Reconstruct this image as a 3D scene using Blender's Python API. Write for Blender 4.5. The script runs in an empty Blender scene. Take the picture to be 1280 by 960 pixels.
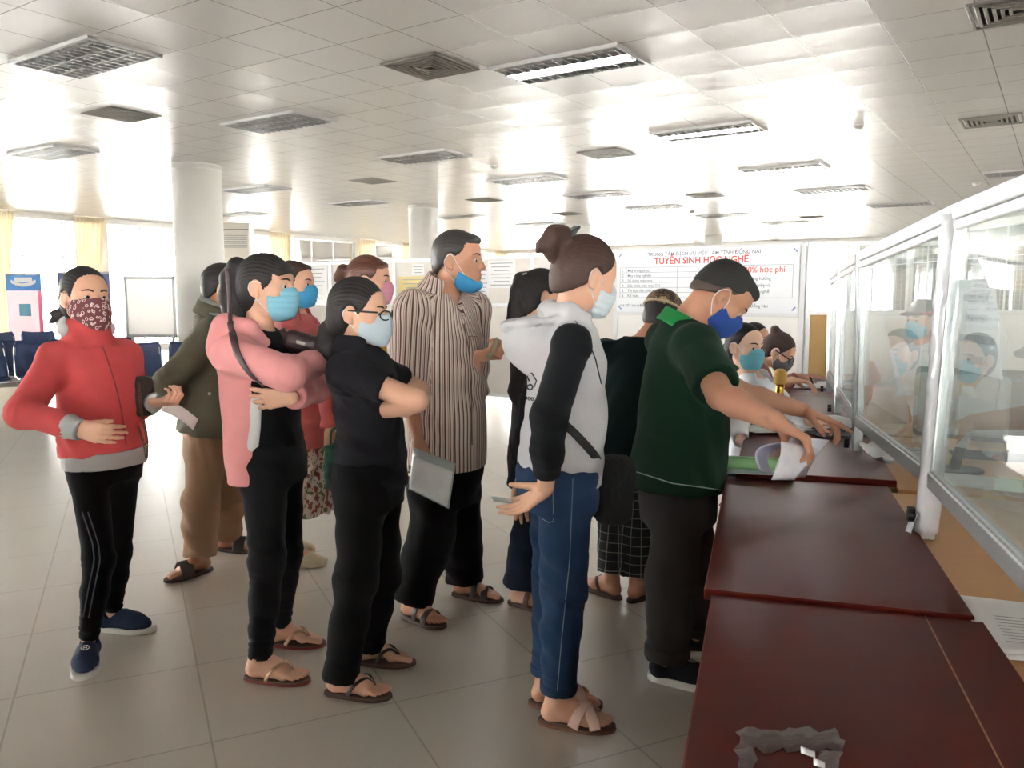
import bpy, bmesh, math, random
import numpy as np
from mathutils import Vector, Matrix
from mathutils.bvhtree import BVHTree
random.seed(4)
SC = bpy.context.scene
COL = SC.collection
# ------------------------------------------------------------------ camera, sky, light, exposure
F_PX, CAM_H, PITCH = 1020.0, 1.40, math.atan(110 / 1020.0)
cam_d = bpy.data.cameras.new('camera'); cam = bpy.data.objects.new('camera', cam_d); COL.objects.link(cam)
cam.location = (0, 0, CAM_H); cam.rotation_euler = (math.pi / 2 - PITCH, 0, 0)
cam_d.sensor_width = 36.0; cam_d.lens = F_PX * 36 / 1280; cam_d.clip_end = 300; cam_d.clip_start = .05
SC.camera = cam
SC.view_settings.view_transform = 'Standard'; SC.view_settings.look = 'None'
SC.view_settings.gamma = 1.0; SC.view_settings.use_curve_mapping = False
SC.view_settings.exposure = 4.35
world = bpy.data.worlds.new('sky'); SC.world = world; world.use_nodes = True
wn = world.node_tree.nodes; wl = world.node_tree.links
wb = wn['Background']; wb.inputs['Strength'].default_value = 5.0
wtc = wn.new('ShaderNodeTexCoord'); wsx = wn.new('ShaderNodeSeparateXYZ'); wrp = wn.new('ShaderNodeValToRGB')
wl.new(wtc.outputs['Generated'], wsx.inputs[0]); wl.new(wsx.outputs['Z'], wrp.inputs[0]); wl.new(wrp.outputs[0], wb.inputs[0])
wrp.color_ramp.elements[0].position = 0.0; wrp.color_ramp.elements[0].color = (.80, .78, .74, 1)
wrp.color_ramp.elements[1].position = .25; wrp.color_ramp.elements[1].color = (1, 1, 1, 1)

# ------------------------------------------------------------------ pixel <-> place helpers (used once, to find where things stand)
CT, ST = math.cos(PITCH), math.sin(PITCH)
def ray(u, v):
    a = (u - 640) / F_PX; b = -(v - 480) / F_PX
    return np.array([a, b * ST + CT, b * CT - ST])
CAMP = np.array([0, 0, CAM_H])
def P(u, v, Y):
    d = ray(u, v); return CAMP + d * (Y / d[1])
def PZ(u, v, z=0.0):
    d = ray(u, v); return CAMP + d * ((z - CAM_H) / d[2])
def A(*v): return np.array(v, float)
def nrm(v): v = np.asarray(v, float); return v / max(1e-9, np.linalg.norm(v))
def lerp(a, b, t): return a + (b - a) * t
def s2l(c):
    c = c / 255.0
    return c / 12.92 if c <= .04045 else ((c + .055) / 1.055) ** 2.4
def rgb(r, g, b): return (s2l(r), s2l(g), s2l(b), 1)

# ------------------------------------------------------------------ signed-distance modelling
F = np.float32
class Sdf:
    def __init__(s): s.ops = []
    def _add(s, kind, fn, lo, hi, k): s.ops.append((kind, fn, np.array(lo, float), np.array(hi, float), k)); return s
    def cone(s, a, b, ra, rb, k=.02, flat=0, kind='u', fl=None):
        a = np.asarray(a, float); b = np.asarray(b, float); ba = b - a; L2 = max(1e-10, ba @ ba); L = math.sqrt(L2)
        def fn(x, y, z):
            px, py, pz = x - F(a[0]), y - F(a[1]), z - F(a[2])
            tt = (px * F(ba[0]) + py * F(ba[1]) + pz * F(ba[2])) * F(1 / L2)
            t = np.clip(tt, 0, 1)
            qx, qy, qz = px - t * F(ba[0]), py - t * F(ba[1]), pz - t * F(ba[2])
            if fl is not None:
                n, f = fl
                w = (qx * F(n[0]) + qy * F(n[1]) + qz * F(n[2])) * F(1 / f - 1)
                qx = qx + w * F(n[0]); qy = qy + w * F(n[1]); qz = qz + w * F(n[2])
            d = np.sqrt(qx * qx + qy * qy + qz * qz) - (F(ra) + t * F(rb - ra))
            if flat & 1: d = np.maximum(d, (tt - 1) * F(L))
            if flat & 2: d = np.maximum(d, -tt * F(L))
            return d
        m = max(ra, rb) * (max(1, fl[1]) if fl is not None else 1)
        return s._add(kind, fn, np.minimum(a, b) - m, np.maximum(a, b) + m, k)
    def chain(s, pts, rs, k=.02, kind='u', flat=0, fl=None):
        for i in range(len(pts) - 1):
            s.cone(pts[i], pts[i + 1], rs[i], rs[i + 1], k, flat if i == len(pts) - 2 else 0, kind, fl)
        return s
    def ell(s, c, r, R=None, k=.02, kind='u'):
        c = np.asarray(c, float); r = np.asarray(r, float); R = np.eye(3) if R is None else np.asarray(R, float)
        def fn(x, y, z):
            px, py, pz = x - F(c[0]), y - F(c[1]), z - F(c[2]); q = []
            k0 = F(0); k1 = F(0)
            for i in range(3):
                w = (px * F(R[i][0]) + py * F(R[i][1]) + pz * F(R[i][2])) * F(1 / r[i])
                k0 = k0 + w * w; w = w * F(1 / r[i]); k1 = k1 + w * w
            k0 = np.sqrt(k0); k1 = np.sqrt(k1)
            return k0 * (k0 - 1) / np.maximum(k1, F(1e-6))
        m = r.max()
        e = np.sqrt(((R * r[:, None]) ** 2).sum(0))
        return s._add(kind, fn, c - e, c + e, k)
    def box(s, c, b, R=None, rd=.01, k=.01, kind='u'):
        c = np.asarray(c, float); b = np.asarray(b, float); R = np.eye(3) if R is None else np.asarray(R, float)
        def fn(x, y, z):
            px, py, pz = x - F(c[0]), y - F(c[1]), z - F(c[2]); q = []
            for i in range(3): q.append(np.abs(px * F(R[i][0]) + py * F(R[i][1]) + pz * F(R[i][2])) - F(b[i] - rd))
            o = np.sqrt(sum(np.maximum(w, 0) ** 2 for w in q))
            return o + np.minimum(np.maximum(np.maximum(q[0], q[1]), q[2]), 0) - F(rd)
        e = (np.abs(R) * b[:, None]).sum(0)
        return s._add(kind, fn, c - e, c + e, k)
    def plane(s, p, n, k=.005):           # keep the side the normal points away from
        p = np.asarray(p, float); n = nrm(n); c = float(p @ n)
        return s._add('i', lambda x, y, z: x * F(n[0]) + y * F(n[1]) + z * F(n[2]) - F(c), [-99] * 3, [99] * 3, k)
    def loft(s, st, k=.03, kind='u', pw=2.0):
        """st: list of (centre, right, forward, half width, half depth); flat ends"""
        C = [np.asarray(q[0], float) for q in st]
        def fn(x, y, z):
            best = None
            for i in range(len(st) - 1):
                a, b = C[i], C[i + 1]; ba = b - a; L2 = ba @ ba; L = math.sqrt(L2)
                tt = ((x - F(a[0])) * F(ba[0]) + (y - F(a[1])) * F(ba[1]) + (z - F(a[2])) * F(ba[2])) * F(1 / L2)
                t = np.clip(tt, 0, 1)
                def mix(j):
                    u = np.asarray(st[i][j], float); w = np.asarray(st[i + 1][j], float)
                    return [F(u[m]) + t * F(w[m] - u[m]) for m in range(3)]
                c = mix(0); r = mix(1); f = mix(2)
                hw = F(st[i][3]) + t * F(st[i + 1][3] - st[i][3]); hd = F(st[i][4]) + t * F(st[i + 1][4] - st[i][4])
                dx, dy, dz = x - c[0], y - c[1], z - c[2]
                lx = (dx * r[0] + dy * r[1] + dz * r[2]) / hw; ly = (dx * f[0] + dy * f[1] + dz * f[2]) / hd
                if pw != 2.0:
                    k0 = (np.abs(lx) ** F(pw) + np.abs(ly) ** F(pw)) ** F(1 / pw)
                    d = (k0 - 1) * np.minimum(hw, hd)
                else:
                    k0 = np.sqrt(lx * lx + ly * ly); k1 = np.sqrt((lx / hw) ** 2 + (ly / hd) ** 2)
                    d = k0 * (k0 - 1) / np.maximum(k1, F(1e-6))
                ex = np.maximum(-tt, tt - 1) * F(L)
                if i == 0 and i == len(st) - 2: e = ex
                elif i == 0: e = -tt * F(L)
                elif i == len(st) - 2: e = (tt - 1) * F(L)
                else: e = None
                if e is not None: d = np.where(e > 0, np.sqrt(np.maximum(d, 0) ** 2 + e * e), np.maximum(d, e))
                far = np.maximum(ex, 0)
                if best is None: best = d; bf = far
                else:
                    m = far < bf; best = np.where(m, d, best); bf = np.where(m, far, bf)
            return best
        m = max(max(q[3], q[4]) for q in st)
        return s._add(kind, fn, np.min(C, 0) - m, np.max(C, 0) + m, k)
    def mesh(s, h, smooth=1):
        U = [o for o in s.ops if o[0] == 'u']
        lo = np.min([o[2] for o in U], 0) - 3 * h; hi = np.max([o[3] for o in U], 0) + 3 * h
        n = np.ceil((hi - lo) / h).astype(int) + 1
        D = np.full(n, .2, F); ax = [(lo[i] + h * np.arange(n[i])).astype(F) for i in range(3)]
        for kind, fn, l, u, k in s.ops:
            pad = k + 2.5 * h
            i0 = np.maximum(0, np.floor((l - pad - lo) / h).astype(int)); i1 = np.minimum(n, np.ceil((u + pad - lo) / h).astype(int) + 1)
            if (i1 <= i0).any(): continue
            sl = tuple(slice(i0[i], i1[i]) for i in range(3))
            d = fn(ax[0][sl[0]][:, None, None], ax[1][sl[1]][None, :, None], ax[2][sl[2]][None, None, :])
            S = D[sl]; k = F(max(k, 1e-5))
            if kind == 'u':
                w = np.clip(.5 + .5 * (S - d) / k, 0, 1); D[sl] = S + (d - S) * w - k * w * (1 - w)
            else:
                if kind == 's': d = -d
                w = np.clip(.5 - .5 * (S - d) / k, 0, 1); D[sl] = S + (d - S) * w + k * w * (1 - w)
        return surfnet(D, lo, h, smooth)
OFF = np.array([[i >> 2 & 1, i >> 1 & 1, i & 1] for i in range(8)])
EDG = [(a, b) for a in range(8) for b in range(a + 1, 8) if bin(a ^ b).count('1') == 1]
def surfnet(D, lo, h, smooth=1):
    s = D < 0
    c = sum(s[o[0]:s.shape[0] - 1 + o[0], o[1]:s.shape[1] - 1 + o[1], o[2]:s.shape[2] - 1 + o[2]].astype(np.int8) for o in OFF)
    act = (c > 0) & (c < 8)
    ii = np.argwhere(act); idx = np.full(act.shape, -1, np.int64); idx[act] = np.arange(len(ii))
    val = np.stack([D[ii[:, 0] + o[0], ii[:, 1] + o[1], ii[:, 2] + o[2]] for o in OFF], 1)
    pos = np.zeros((len(ii), 3)); num = np.zeros(len(ii))
    for a, b in EDG:
        d0, d1 = val[:, a], val[:, b]; m = (d0 < 0) != (d1 < 0)
        t = np.where(m, d0 / np.where(m, d0 - d1, 1), 0)[:, None]
        pos += np.where(m[:, None], OFF[a] + t * (OFF[b] - OFF[a]), 0); num += m
    V = lo + h * (ii + pos / num[:, None])
    Q = []
    for a in range(3):
        b, g = (a + 1) % 3, (a + 2) % 3
        s0 = np.moveaxis(s, [a, b, g], [0, 1, 2]); I = np.moveaxis(idx, [a, b, g], [0, 1, 2])
        e = s0[:-1, 1:-1, 1:-1] != s0[1:, 1:-1, 1:-1]
        w = np.argwhere(e); i, j, k = w[:, 0], w[:, 1] + 1, w[:, 2] + 1
        q = np.stack([I[i, j - 1, k - 1], I[i, j, k - 1], I[i, j, k], I[i, j - 1, k]], 1)
        ins = s0[i, j, k]
        q[~ins] = q[~ins][:, ::-1]; Q.append(q)
    Q = np.concatenate(Q) if Q else np.zeros((0, 4), int)
    if smooth and len(Q):
        E = np.concatenate([Q[:, [0, 1]], Q[:, [1, 2]], Q[:, [2, 3]], Q[:, [3, 0]]])
        deg = np.bincount(E[:, 0], minlength=len(V)) + np.bincount(E[:, 1], minlength=len(V))
        for it in range(smooth):
            N = np.stack([np.bincount(E[:, 0], V[E[:, 1], m], len(V)) + np.bincount(E[:, 1], V[E[:, 0], m], len(V)) for m in range(3)], 1)
            V = V + .5 * (N / np.maximum(deg, 1)[:, None] - V)
    return V, Q
def vnormals(V, Q):
    fn = np.cross(V[Q[:, 2]] - V[Q[:, 0]], V[Q[:, 3]] - V[Q[:, 1]])
    N = np.zeros_like(V)
    for j in range(4):
        for m in range(3): N[:, m] += np.bincount(Q[:, j], fn[:, m], len(V))
    return N / np.maximum(1e-12, np.linalg.norm(N, axis=1))[:, None]
def joinm(ms):
    Vs, Qs, n = [], [], 0
    for V, Q in ms: Vs.append(V); Qs.append(Q + n); n += len(V)
    return np.concatenate(Vs), np.concatenate(Qs)

# ------------------------------------------------------------------ objects
def link(name, me, mat, parent=None, off=None):
    o = bpy.data.objects.new(name, me); COL.objects.link(o)
    for m in (mat if isinstance(mat, (list, tuple)) else [mat]): me.materials.append(m)
    if parent is not None: o.parent = parent
    return o
def root_off(parent):
    t = np.zeros(3); p = parent
    while p is not None: t = t + np.array(p.location); p = p.parent
    return t
def quadmesh(name, V, Q, mat, parent=None, attrs=None, smooth=True):
    """V in world coordinates; parents are never rotated"""
    V = V - root_off(parent)
    me = bpy.data.meshes.new(name)
    me.vertices.add(len(V)); me.vertices.foreach_set('co', V.astype(F).ravel())
    me.loops.add(len(Q) * 4); me.loops.foreach_set('vertex_index', Q.astype(np.int32).ravel())
    me.polygons.add(len(Q)); me.polygons.foreach_set('loop_start', (np.arange(len(Q)) * 4).astype(np.int32))
    me.polygons.foreach_set('use_smooth', np.full(len(Q), smooth, bool))
    me.update(calc_edges=True)
    for k, a in (attrs or {}).items():
        t = me.attributes.new(k, 'FLOAT', 'POINT'); t.data.foreach_set('value', a.astype(F))
    return link(name, me, mat, parent)
def sdfpart(name, S, h, mat, parent, disp=None, smooth=1, attrs=None):
    V, Q = S.mesh(h, smooth)
    if disp is not None:
        N = vnormals(V, Q); V = V + N * disp(V)[:, None]
    return quadmesh(name, V, Q, mat, parent, attrs(V) if attrs else None)
def thing(name, label, cat, loc=(0, 0, 0), group=None):
    o = bpy.data.objects.new(name, None); COL.objects.link(o); o.location = tuple(float(x) for x in loc); o.empty_display_size = .1
    return tag(o, label, cat, group)
def tag(o, label, cat, group=None, kind=None):
    o['label'] = label; o['category'] = cat
    if group: o['group'] = group
    if kind: o['kind'] = kind
    return o
def struct(o): o['kind'] = 'structure'; return o

class MB:
    """collects hard-surface geometry for one mesh"""
    def __init__(s): s.v = []; s.f = []; s.sm = []; s.mi = []
    def add(s, vs, fs, smooth=False, mi=0):
        n = len(s.v); s.v += [tuple(float(c) for c in q) for q in vs]
        for f in fs: s.f.append([i + n for i in f]); s.sm.append(smooth); s.mi.append(mi)
    def box(s, c, size, ax=None, bev=0.0, mi=0):
        c = np.asarray(c, float); ax = np.eye(3) if ax is None else np.asarray(ax, float); h = np.asarray(size, float) / 2
        b = min(bev, h.min() * .9)
        if b <= 0:
            vs = [c + ax[0] * h[0] * i + ax[1] * h[1] * j + ax[2] * h[2] * k for i in (-1, 1) for j in (-1, 1) for k in (-1, 1)]
            s.add(vs, [(0, 1, 3, 2), (4, 6, 7, 5), (0, 4, 5, 1), (2, 3, 7, 6), (0, 2, 6, 4), (1, 5, 7, 3)], False, mi); return
        vs = []; ix = {}
        for i in (-1, 1):
            for j in (-1, 1):
                for k in (-1, 1):
                    for m in range(3):
                        q = np.array([i, j, k]) * h - np.array([i, j, k]) * b * (np.arange(3) != m)
                        ix[(i, j, k, m)] = len(vs); vs.append(c + ax.T @ q)
        fs = []
        for m in range(3):
            a, d = (m + 1) % 3, (m + 2) % 3
            for sg in (-1, 1):
                def key(p, q):
                    t = [0, 0, 0]; t[m] = sg; t[a] = p; t[d] = q; return (*t, m)
                f = [ix[key(-1, -1)], ix[key(1, -1)], ix[key(1, 1)], ix[key(-1, 1)]]
                fs.append(f if sg > 0 else f[::-1])
            for p in (-1, 1):
                for q in (-1, 1):
                    def k2(e, mm):
                        t = [0, 0, 0]; t[m] = e; t[a] = p; t[d] = q; return (*t, mm)
                    f = [ix[k2(-1, a)], ix[k2(1, a)], ix[k2(1, d)], ix[k2(-1, d)]]
                    fs.append(f if p * q > 0 else f[::-1])
        for i in (-1, 1):
            for j in (-1, 1):
                for k in (-1, 1):
                    f = [ix[(i, j, k, 0)], ix[(i, j, k, 1)], ix[(i, j, k, 2)]]
                    fs.append(f if i * j * k > 0 else f[::-1])
        s.add(vs, fs, False, mi)
    def tube(s, pts, r, n=10, fl=None, smooth=True, mi=0, caps=True):
        """fl=(reference normal, flattening along it)"""
        pts = [np.asarray(p, float) for p in pts]; m = len(pts)
        rs = r if isinstance(r, (list, tuple, np.ndarray)) else [r] * m
        vs = []; u = None
        for i in range(m):
            t = nrm(pts[min(i + 1, m - 1)] - pts[max(i - 1, 0)])
            if fl is not None:
                ref = np.asarray(fl[0][i] if isinstance(fl[0], list) else fl[0], float); w = nrm(np.cross(t, ref)); u = np.cross(w, t); fa = fl[1]
            else:
                if u is None: u = np.cross(t, A(0, 0, 1) if abs(t[2]) < .9 else A(1, 0, 0))
                u = nrm(u - t * (u @ t)); w = np.cross(t, u); fa = 1
            for k in range(n):
                a = 2 * math.pi * k / n
                vs.append(pts[i] + rs[i] * (w * math.cos(a) + u * fa * math.sin(a)))
        fs = [(i * n + k, i * n + (k + 1) % n, (i + 1) * n + (k + 1) % n, (i + 1) * n + k) for i in range(m - 1) for k in range(n)]
        if caps: fs += [tuple(range(n))[::-1], tuple((m - 1) * n + k for k in range(n))]
        s.add(vs, fs, smooth, mi)
    def cyl(s, a, b, r, n=20, r2=None, smooth=True, mi=0):
        s.tube([a, b], [r, r if r2 is None else r2], n, smooth=smooth, mi=mi)
    def lathe(s, c, prof, n=24, mi=0):
        c = np.asarray(c, float); m = len(prof); vs = []
        for r, z in prof:
            for k in range(n):
                a = 2 * math.pi * k / n; vs.append(c + A(r * math.cos(a), r * math.sin(a), z))
        fs = [(i * n + k, i * n + (k + 1) % n, (i + 1) * n + (k + 1) % n, (i + 1) * n + k) for i in range(m - 1) for k in range(n)]
        fs += [tuple(range(n))[::-1], tuple((m - 1) * n + k for k in range(n))]
        s.add(vs, fs, True, mi)
    def prism(s, poly, z0, z1, bev=0.0, mi=0, smooth=False):
        """poly: ccw list of (x,y); extruded in z"""
        n = len(poly); c = np.mean(poly, 0); rings = []
        def ring(sc, z): return [(*(c + (np.asarray(p) - c) * sc), z) for p in poly]
        R = np.mean([np.linalg.norm(np.asarray(p) - c) for p in poly])
        if bev > 0: k = 1 - bev / R; rings = [ring(k, z0), ring(1, z0 + bev), ring(1, z1 - bev), ring(k, z1)]
        else: rings = [ring(1, z0), ring(1, z1)]
        vs = sum(rings, []); m = len(rings)
        fs = [(i * n + k, i * n + (k + 1) % n, (i + 1) * n + (k + 1) % n, (i + 1) * n + k) for i in range(m - 1) for k in range(n)]
        fs += [tuple(range(n))[::-1], tuple((m - 1) * n + k for k in range(n))]
        s.add(vs, fs, smooth, mi)
    def sheet(s, fn, nu=8, nv=8, th=.0015, mi=0):
        """fn(u,v)->point for u,v in 0..1, given thickness"""
        g = np.array([[fn(i / nu, j / nv) for j in range(nv + 1)] for i in range(nu + 1)], float)
        du = np.gradient(g, axis=0); dv = np.gradient(g, axis=1); nn = np.cross(du, dv); nn /= np.maximum(1e-12, np.linalg.norm(nn, axis=2))[..., None]
        top = (g + nn * th / 2).reshape(-1, 3); bot = (g - nn * th / 2).reshape(-1, 3); M = len(top); w = nv + 1
        I = lambda i, j: i * w + j
        fs = []
        for i in range(nu):
            for j in range(nv):
                f = (I(i, j), I(i + 1, j), I(i + 1, j + 1), I(i, j + 1)); fs.append(f); fs.append(tuple(q + M for q in f[::-1]))
        ed = [I(i, 0) for i in range(nu)] + [I(nu, j) for j in range(nv)] + [I(i, nv) for i in range(nu, 0, -1)] + [I(0, j) for j in range(nv, 0, -1)]
        for a, b in zip(ed, ed[1:] + ed[:1]): fs.append((b, a, a + M, b + M))
        s.add(list(top) + list(bot), fs, True, mi)
    def build(s, name, mat, parent=None, local=False):
        off = np.zeros(3) if local else root_off(parent)
        me = bpy.data.meshes.new(name); me.from_pydata([tuple(np.asarray(v) - off) for v in s.v], [], s.f)
        me.polygons.foreach_set('use_smooth', s.sm); me.update()
        o = link(name, me, mat, parent)
        me.polygons.foreach_set('material_index', s.mi)
        return o
def spline(pts, n=8):
    p = [np.asarray(q, float) for q in pts]; p = [2 * p[0] - p[1]] + p + [2 * p[-1] - p[-2]]; out = []
    for i in range(1, len(p) - 2):
        for k in range(n):
            t = k / n
            out.append(.5 * (2 * p[i] + (p[i + 1] - p[i - 1]) * t + (2 * p[i - 1] - 5 * p[i] + 4 * p[i + 1] - p[i + 2]) * t * t + (-p[i - 1] + 3 * p[i] - 3 * p[i + 1] + p[i + 2]) * t ** 3))
    return out + [p[-2]]

# ------------------------------------------------------------------ materials
_mats = {}
def mat(name, c, rough=.7, var=.10, scale=40, bump=0.0, bscale=None, metal=0, spec=.5, stretch=None, coat=0, sheen=0, sss=0, emit=None):
    if name in _mats: return _mats[name]
    m = bpy.data.materials.new(name); m.use_nodes = True; N = m.node_tree.nodes; L = m.node_tree.links
    b = N['Principled BSDF']; b.inputs['Roughness'].default_value = rough; b.inputs['Metallic'].default_value = metal
    b.inputs['Specular IOR Level'].default_value = spec; b.inputs['Coat Weight'].default_value = coat; b.inputs['Coat Roughness'].default_value = .08
    if sheen: b.inputs['Sheen Weight'].default_value = sheen
    if sss: b.inputs['Subsurface Weight'].default_value = sss; b.inputs['Subsurface Radius'].default_value = (.01, .004, .002)
    tc = N.new('ShaderNodeTexCoord'); mp = N.new('ShaderNodeMapping'); L.new(tc.outputs['Object'], mp.inputs[0])
    if stretch: mp.inputs['Scale'].default_value = stretch
    nz = N.new('ShaderNodeTexNoise'); nz.inputs['Scale'].default_value = scale; nz.inputs['Detail'].default_value = 4; L.new(mp.outputs[0], nz.inputs[0])
    mx = N.new('ShaderNodeMix'); mx.data_type = 'RGBA'
    c = rgb(*c); lo = tuple(max(0, x * (1 - var)) for x in c[:3]) + (1,); hi = tuple(min(1, x * (1 + var)) for x in c[:3]) + (1,)
    mx.inputs[6].default_value = lo; mx.inputs[7].default_value = hi; L.new(nz.outputs[0], mx.inputs[0]); L.new(mx.outputs[2], b.inputs['Base Color'])
    if bump:
        n2 = N.new('ShaderNodeTexNoise'); n2.inputs['Scale'].default_value = bscale or scale; n2.inputs['Detail'].default_value = 3; L.new(mp.outputs[0], n2.inputs[0])
        bp = N.new('ShaderNodeBump'); bp.inputs['Strength'].default_value = 1; bp.inputs['Distance'].default_value = bump
        L.new(n2.outputs[0], bp.inputs['Height']); L.new(bp.outputs[0], b.inputs['Normal'])
    if emit: b.inputs['Emission Color'].default_value = (1, 1, 1, 1); b.inputs['Emission Strength'].default_value = emit
    _mats[name] = m; return m
def nodes(m): return m.node_tree.nodes, m.node_tree.links
def math_n(N, L, op, a, b=None, c=None):
    n = N.new('ShaderNodeMath'); n.operation = op
    for i, x in enumerate((a, b, c)):
        if x is None: continue
        if isinstance(x, (int, float)): n.inputs[i].default_value = x
        else: L.new(x, n.inputs[i])
    return n.outputs[0]
def mix_n(N, L, fac, a, b):
    n = N.new('ShaderNodeMix'); n.data_type = 'RGBA'
    for i, x in ((0, fac), (6, a), (7, b)):
        if isinstance(x, (int, float, tuple)): n.inputs[i].default_value = x
        else: L.new(x, n.inputs[i])
    return n.outputs[2]
# ------------------------------------------------------------------ people
class Frame:
    def __init__(s, c, phi, pitch=0, roll=0, sc=1.0):
        ph, p, ro = math.radians(phi), math.radians(pitch), math.radians(roll)
        f0 = A(math.cos(ph), math.sin(ph), 0); r = A(math.sin(ph), -math.cos(ph), 0); z = A(0, 0, 1)
        f = math.cos(p) * f0 - math.sin(p) * z; u = math.cos(p) * z + math.sin(p) * f0
        u2 = math.cos(ro) * u + math.sin(ro) * r; r2 = math.cos(ro) * r - math.sin(ro) * u
        s.c = np.asarray(c, float); s.M = np.stack([r2, f, u2], 1); s.sc = sc; s.r, s.f, s.u = r2, f, u2
    def p(s, *q): return s.c + s.M @ (s.sc * np.asarray(q, float))
    def v(s, *q): return s.M @ np.asarray(q, float)
    def ell(s, S, c, r, k=.02, kind='u'): S.ell(s.p(*c), np.asarray(r) * s.sc, s.M.T, k, kind)
    def cone(s, S, a, b, ra, rb, k=.02, kind='u'): S.cone(s.p(*a), s.p(*b), ra * s.sc, rb * s.sc, k, 0, kind)
    def chain(s, S, pts, rs, k=.02): S.chain([s.p(*q) for q in pts], [x * s.sc for x in rs], k)
    def plane(s, S, c, n, k=.004): S.plane(s.p(*c), s.v(*n), k)
def fvec(phi): p = math.radians(phi); return A(math.cos(p), math.sin(p), 0)
def rvec(phi): p = math.radians(phi); return A(math.sin(p), -math.cos(p), 0)
def onsphere(c, L, uv, sg):
    d = ray(*uv); d = d / np.linalg.norm(d); m = CAMP - c; b = m @ d; q = b * b - (m @ m - L * L)
    t = -b if q < 0 else -b + sg * math.sqrt(q)
    return CAMP + d * t
class Rig: pass
def rig(name, label, Y=None, sc=1.0, male=False, phi=0, phic=None, ftR=None, ftL=None, pel=None, neck=None, head=None, shw=None,
        hipw=.085, knR=None, knL=None, elR=None, elL=None, wrR=None, wrL=None, ua=None, fa=None, lean=None, group=None, rootz=0.0):
    r = Rig(); r.sc = sc; r.male = male; r.phi = phi; r.phic = phi if phic is None else phic
    r.an = {}; r.psi = {}; r.g = {}
    for s, q in (('R', ftR), ('L', ftL)):
        if q is None: continue
        g = PZ(q[0], q[1]); r.g[s] = g; r.an[s] = g + A(0, 0, .085 * sc); r.psi[s] = q[2]
    if Y is None: Y = np.mean([r.g[s][1] for s in r.g])
    r.Y = Y
    r.pel = P(pel[0], pel[1], Y + (pel[2] if len(pel) > 2 else 0)); r.neck = P(neck[0], neck[1], Y + (neck[2] if len(neck) > 2 else 0))
    r.H = Frame(P(head[0], head[1], Y + head[2]), *head[3:6], sc=sc * (1.04 if male else 1.0))
    shw = shw or (.185 if male else .16) * sc
    ua = ua or (.30 if male else .285) * sc; fa = fa or (.26 if male else .245) * sc
    r.sh = {}; r.hip = {}; r.el = {}; r.wr = {}; r.kn = {}
    up = nrm(r.neck - r.pel)
    for s, q in (('R', 1), ('L', -1)):
        r.sh[s] = r.neck + rvec(r.phic) * q * shw - up * .088 * sc
        r.hip[s] = r.pel + rvec(phi) * q * hipw * sc
    for s, e, w, k in (('R', elR, wrR, knR), ('L', elL, wrL, knL)):
        if e is not None: r.el[s] = P(e[0], e[1], Y + e[3]) if e[2] == 'y' else onsphere(r.sh[s], ua, e[:2], e[2])
        if w is not None: r.wr[s] = P(w[0], w[1], Y + w[3]) if w[2] == 'y' else onsphere(r.el[s], fa, w[:2], w[2])
        if k is not None: r.kn[s] = P(k[0], k[1], (r.hip[s][1] + r.an[s][1]) / 2 + (k[2] if len(k) > 2 else 0))
    base = A(r.pel[0], r.pel[1], rootz)
    r.root = thing('person', label, 'person', base, group)
    r.meshes = []; r.name = name
    return r
def stations(r, st):
    out = []; L = np.linalg.norm(r.neck - r.pel)
    for q in st:
        t, w, d = q[:3]; fo = q[3] if len(q) > 3 else 0; so = q[4] if len(q) > 4 else 0
        ph = lerp(r.phi, r.phic, min(1, max(0, t)))
        c = r.pel + t * (r.neck - r.pel) if t >= 0 else r.pel + A(0, 0, t * L)
        out.append((c + fvec(ph) * fo * r.sc + rvec(ph) * so * r.sc, rvec(ph), fvec(ph), w * r.sc, d * r.sc))
    return out
FEM = [(-.15, .165, .122), (0, .168, .122, -.005), (.22, .146, .105, .0), (.45, .138, .102, .005), (.68, .152, .118, .012), (.86, .138, .098, .0), (1.0, .078, .06, -.008)]
MAL = [(-.15, .17, .125), (0, .168, .125, 0), (.22, .165, .125, .01), (.45, .165, .122, .01), (.68, .178, .122, .01), (.86, .155, .1, .0), (1.0, .082, .065, -.008)]
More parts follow.
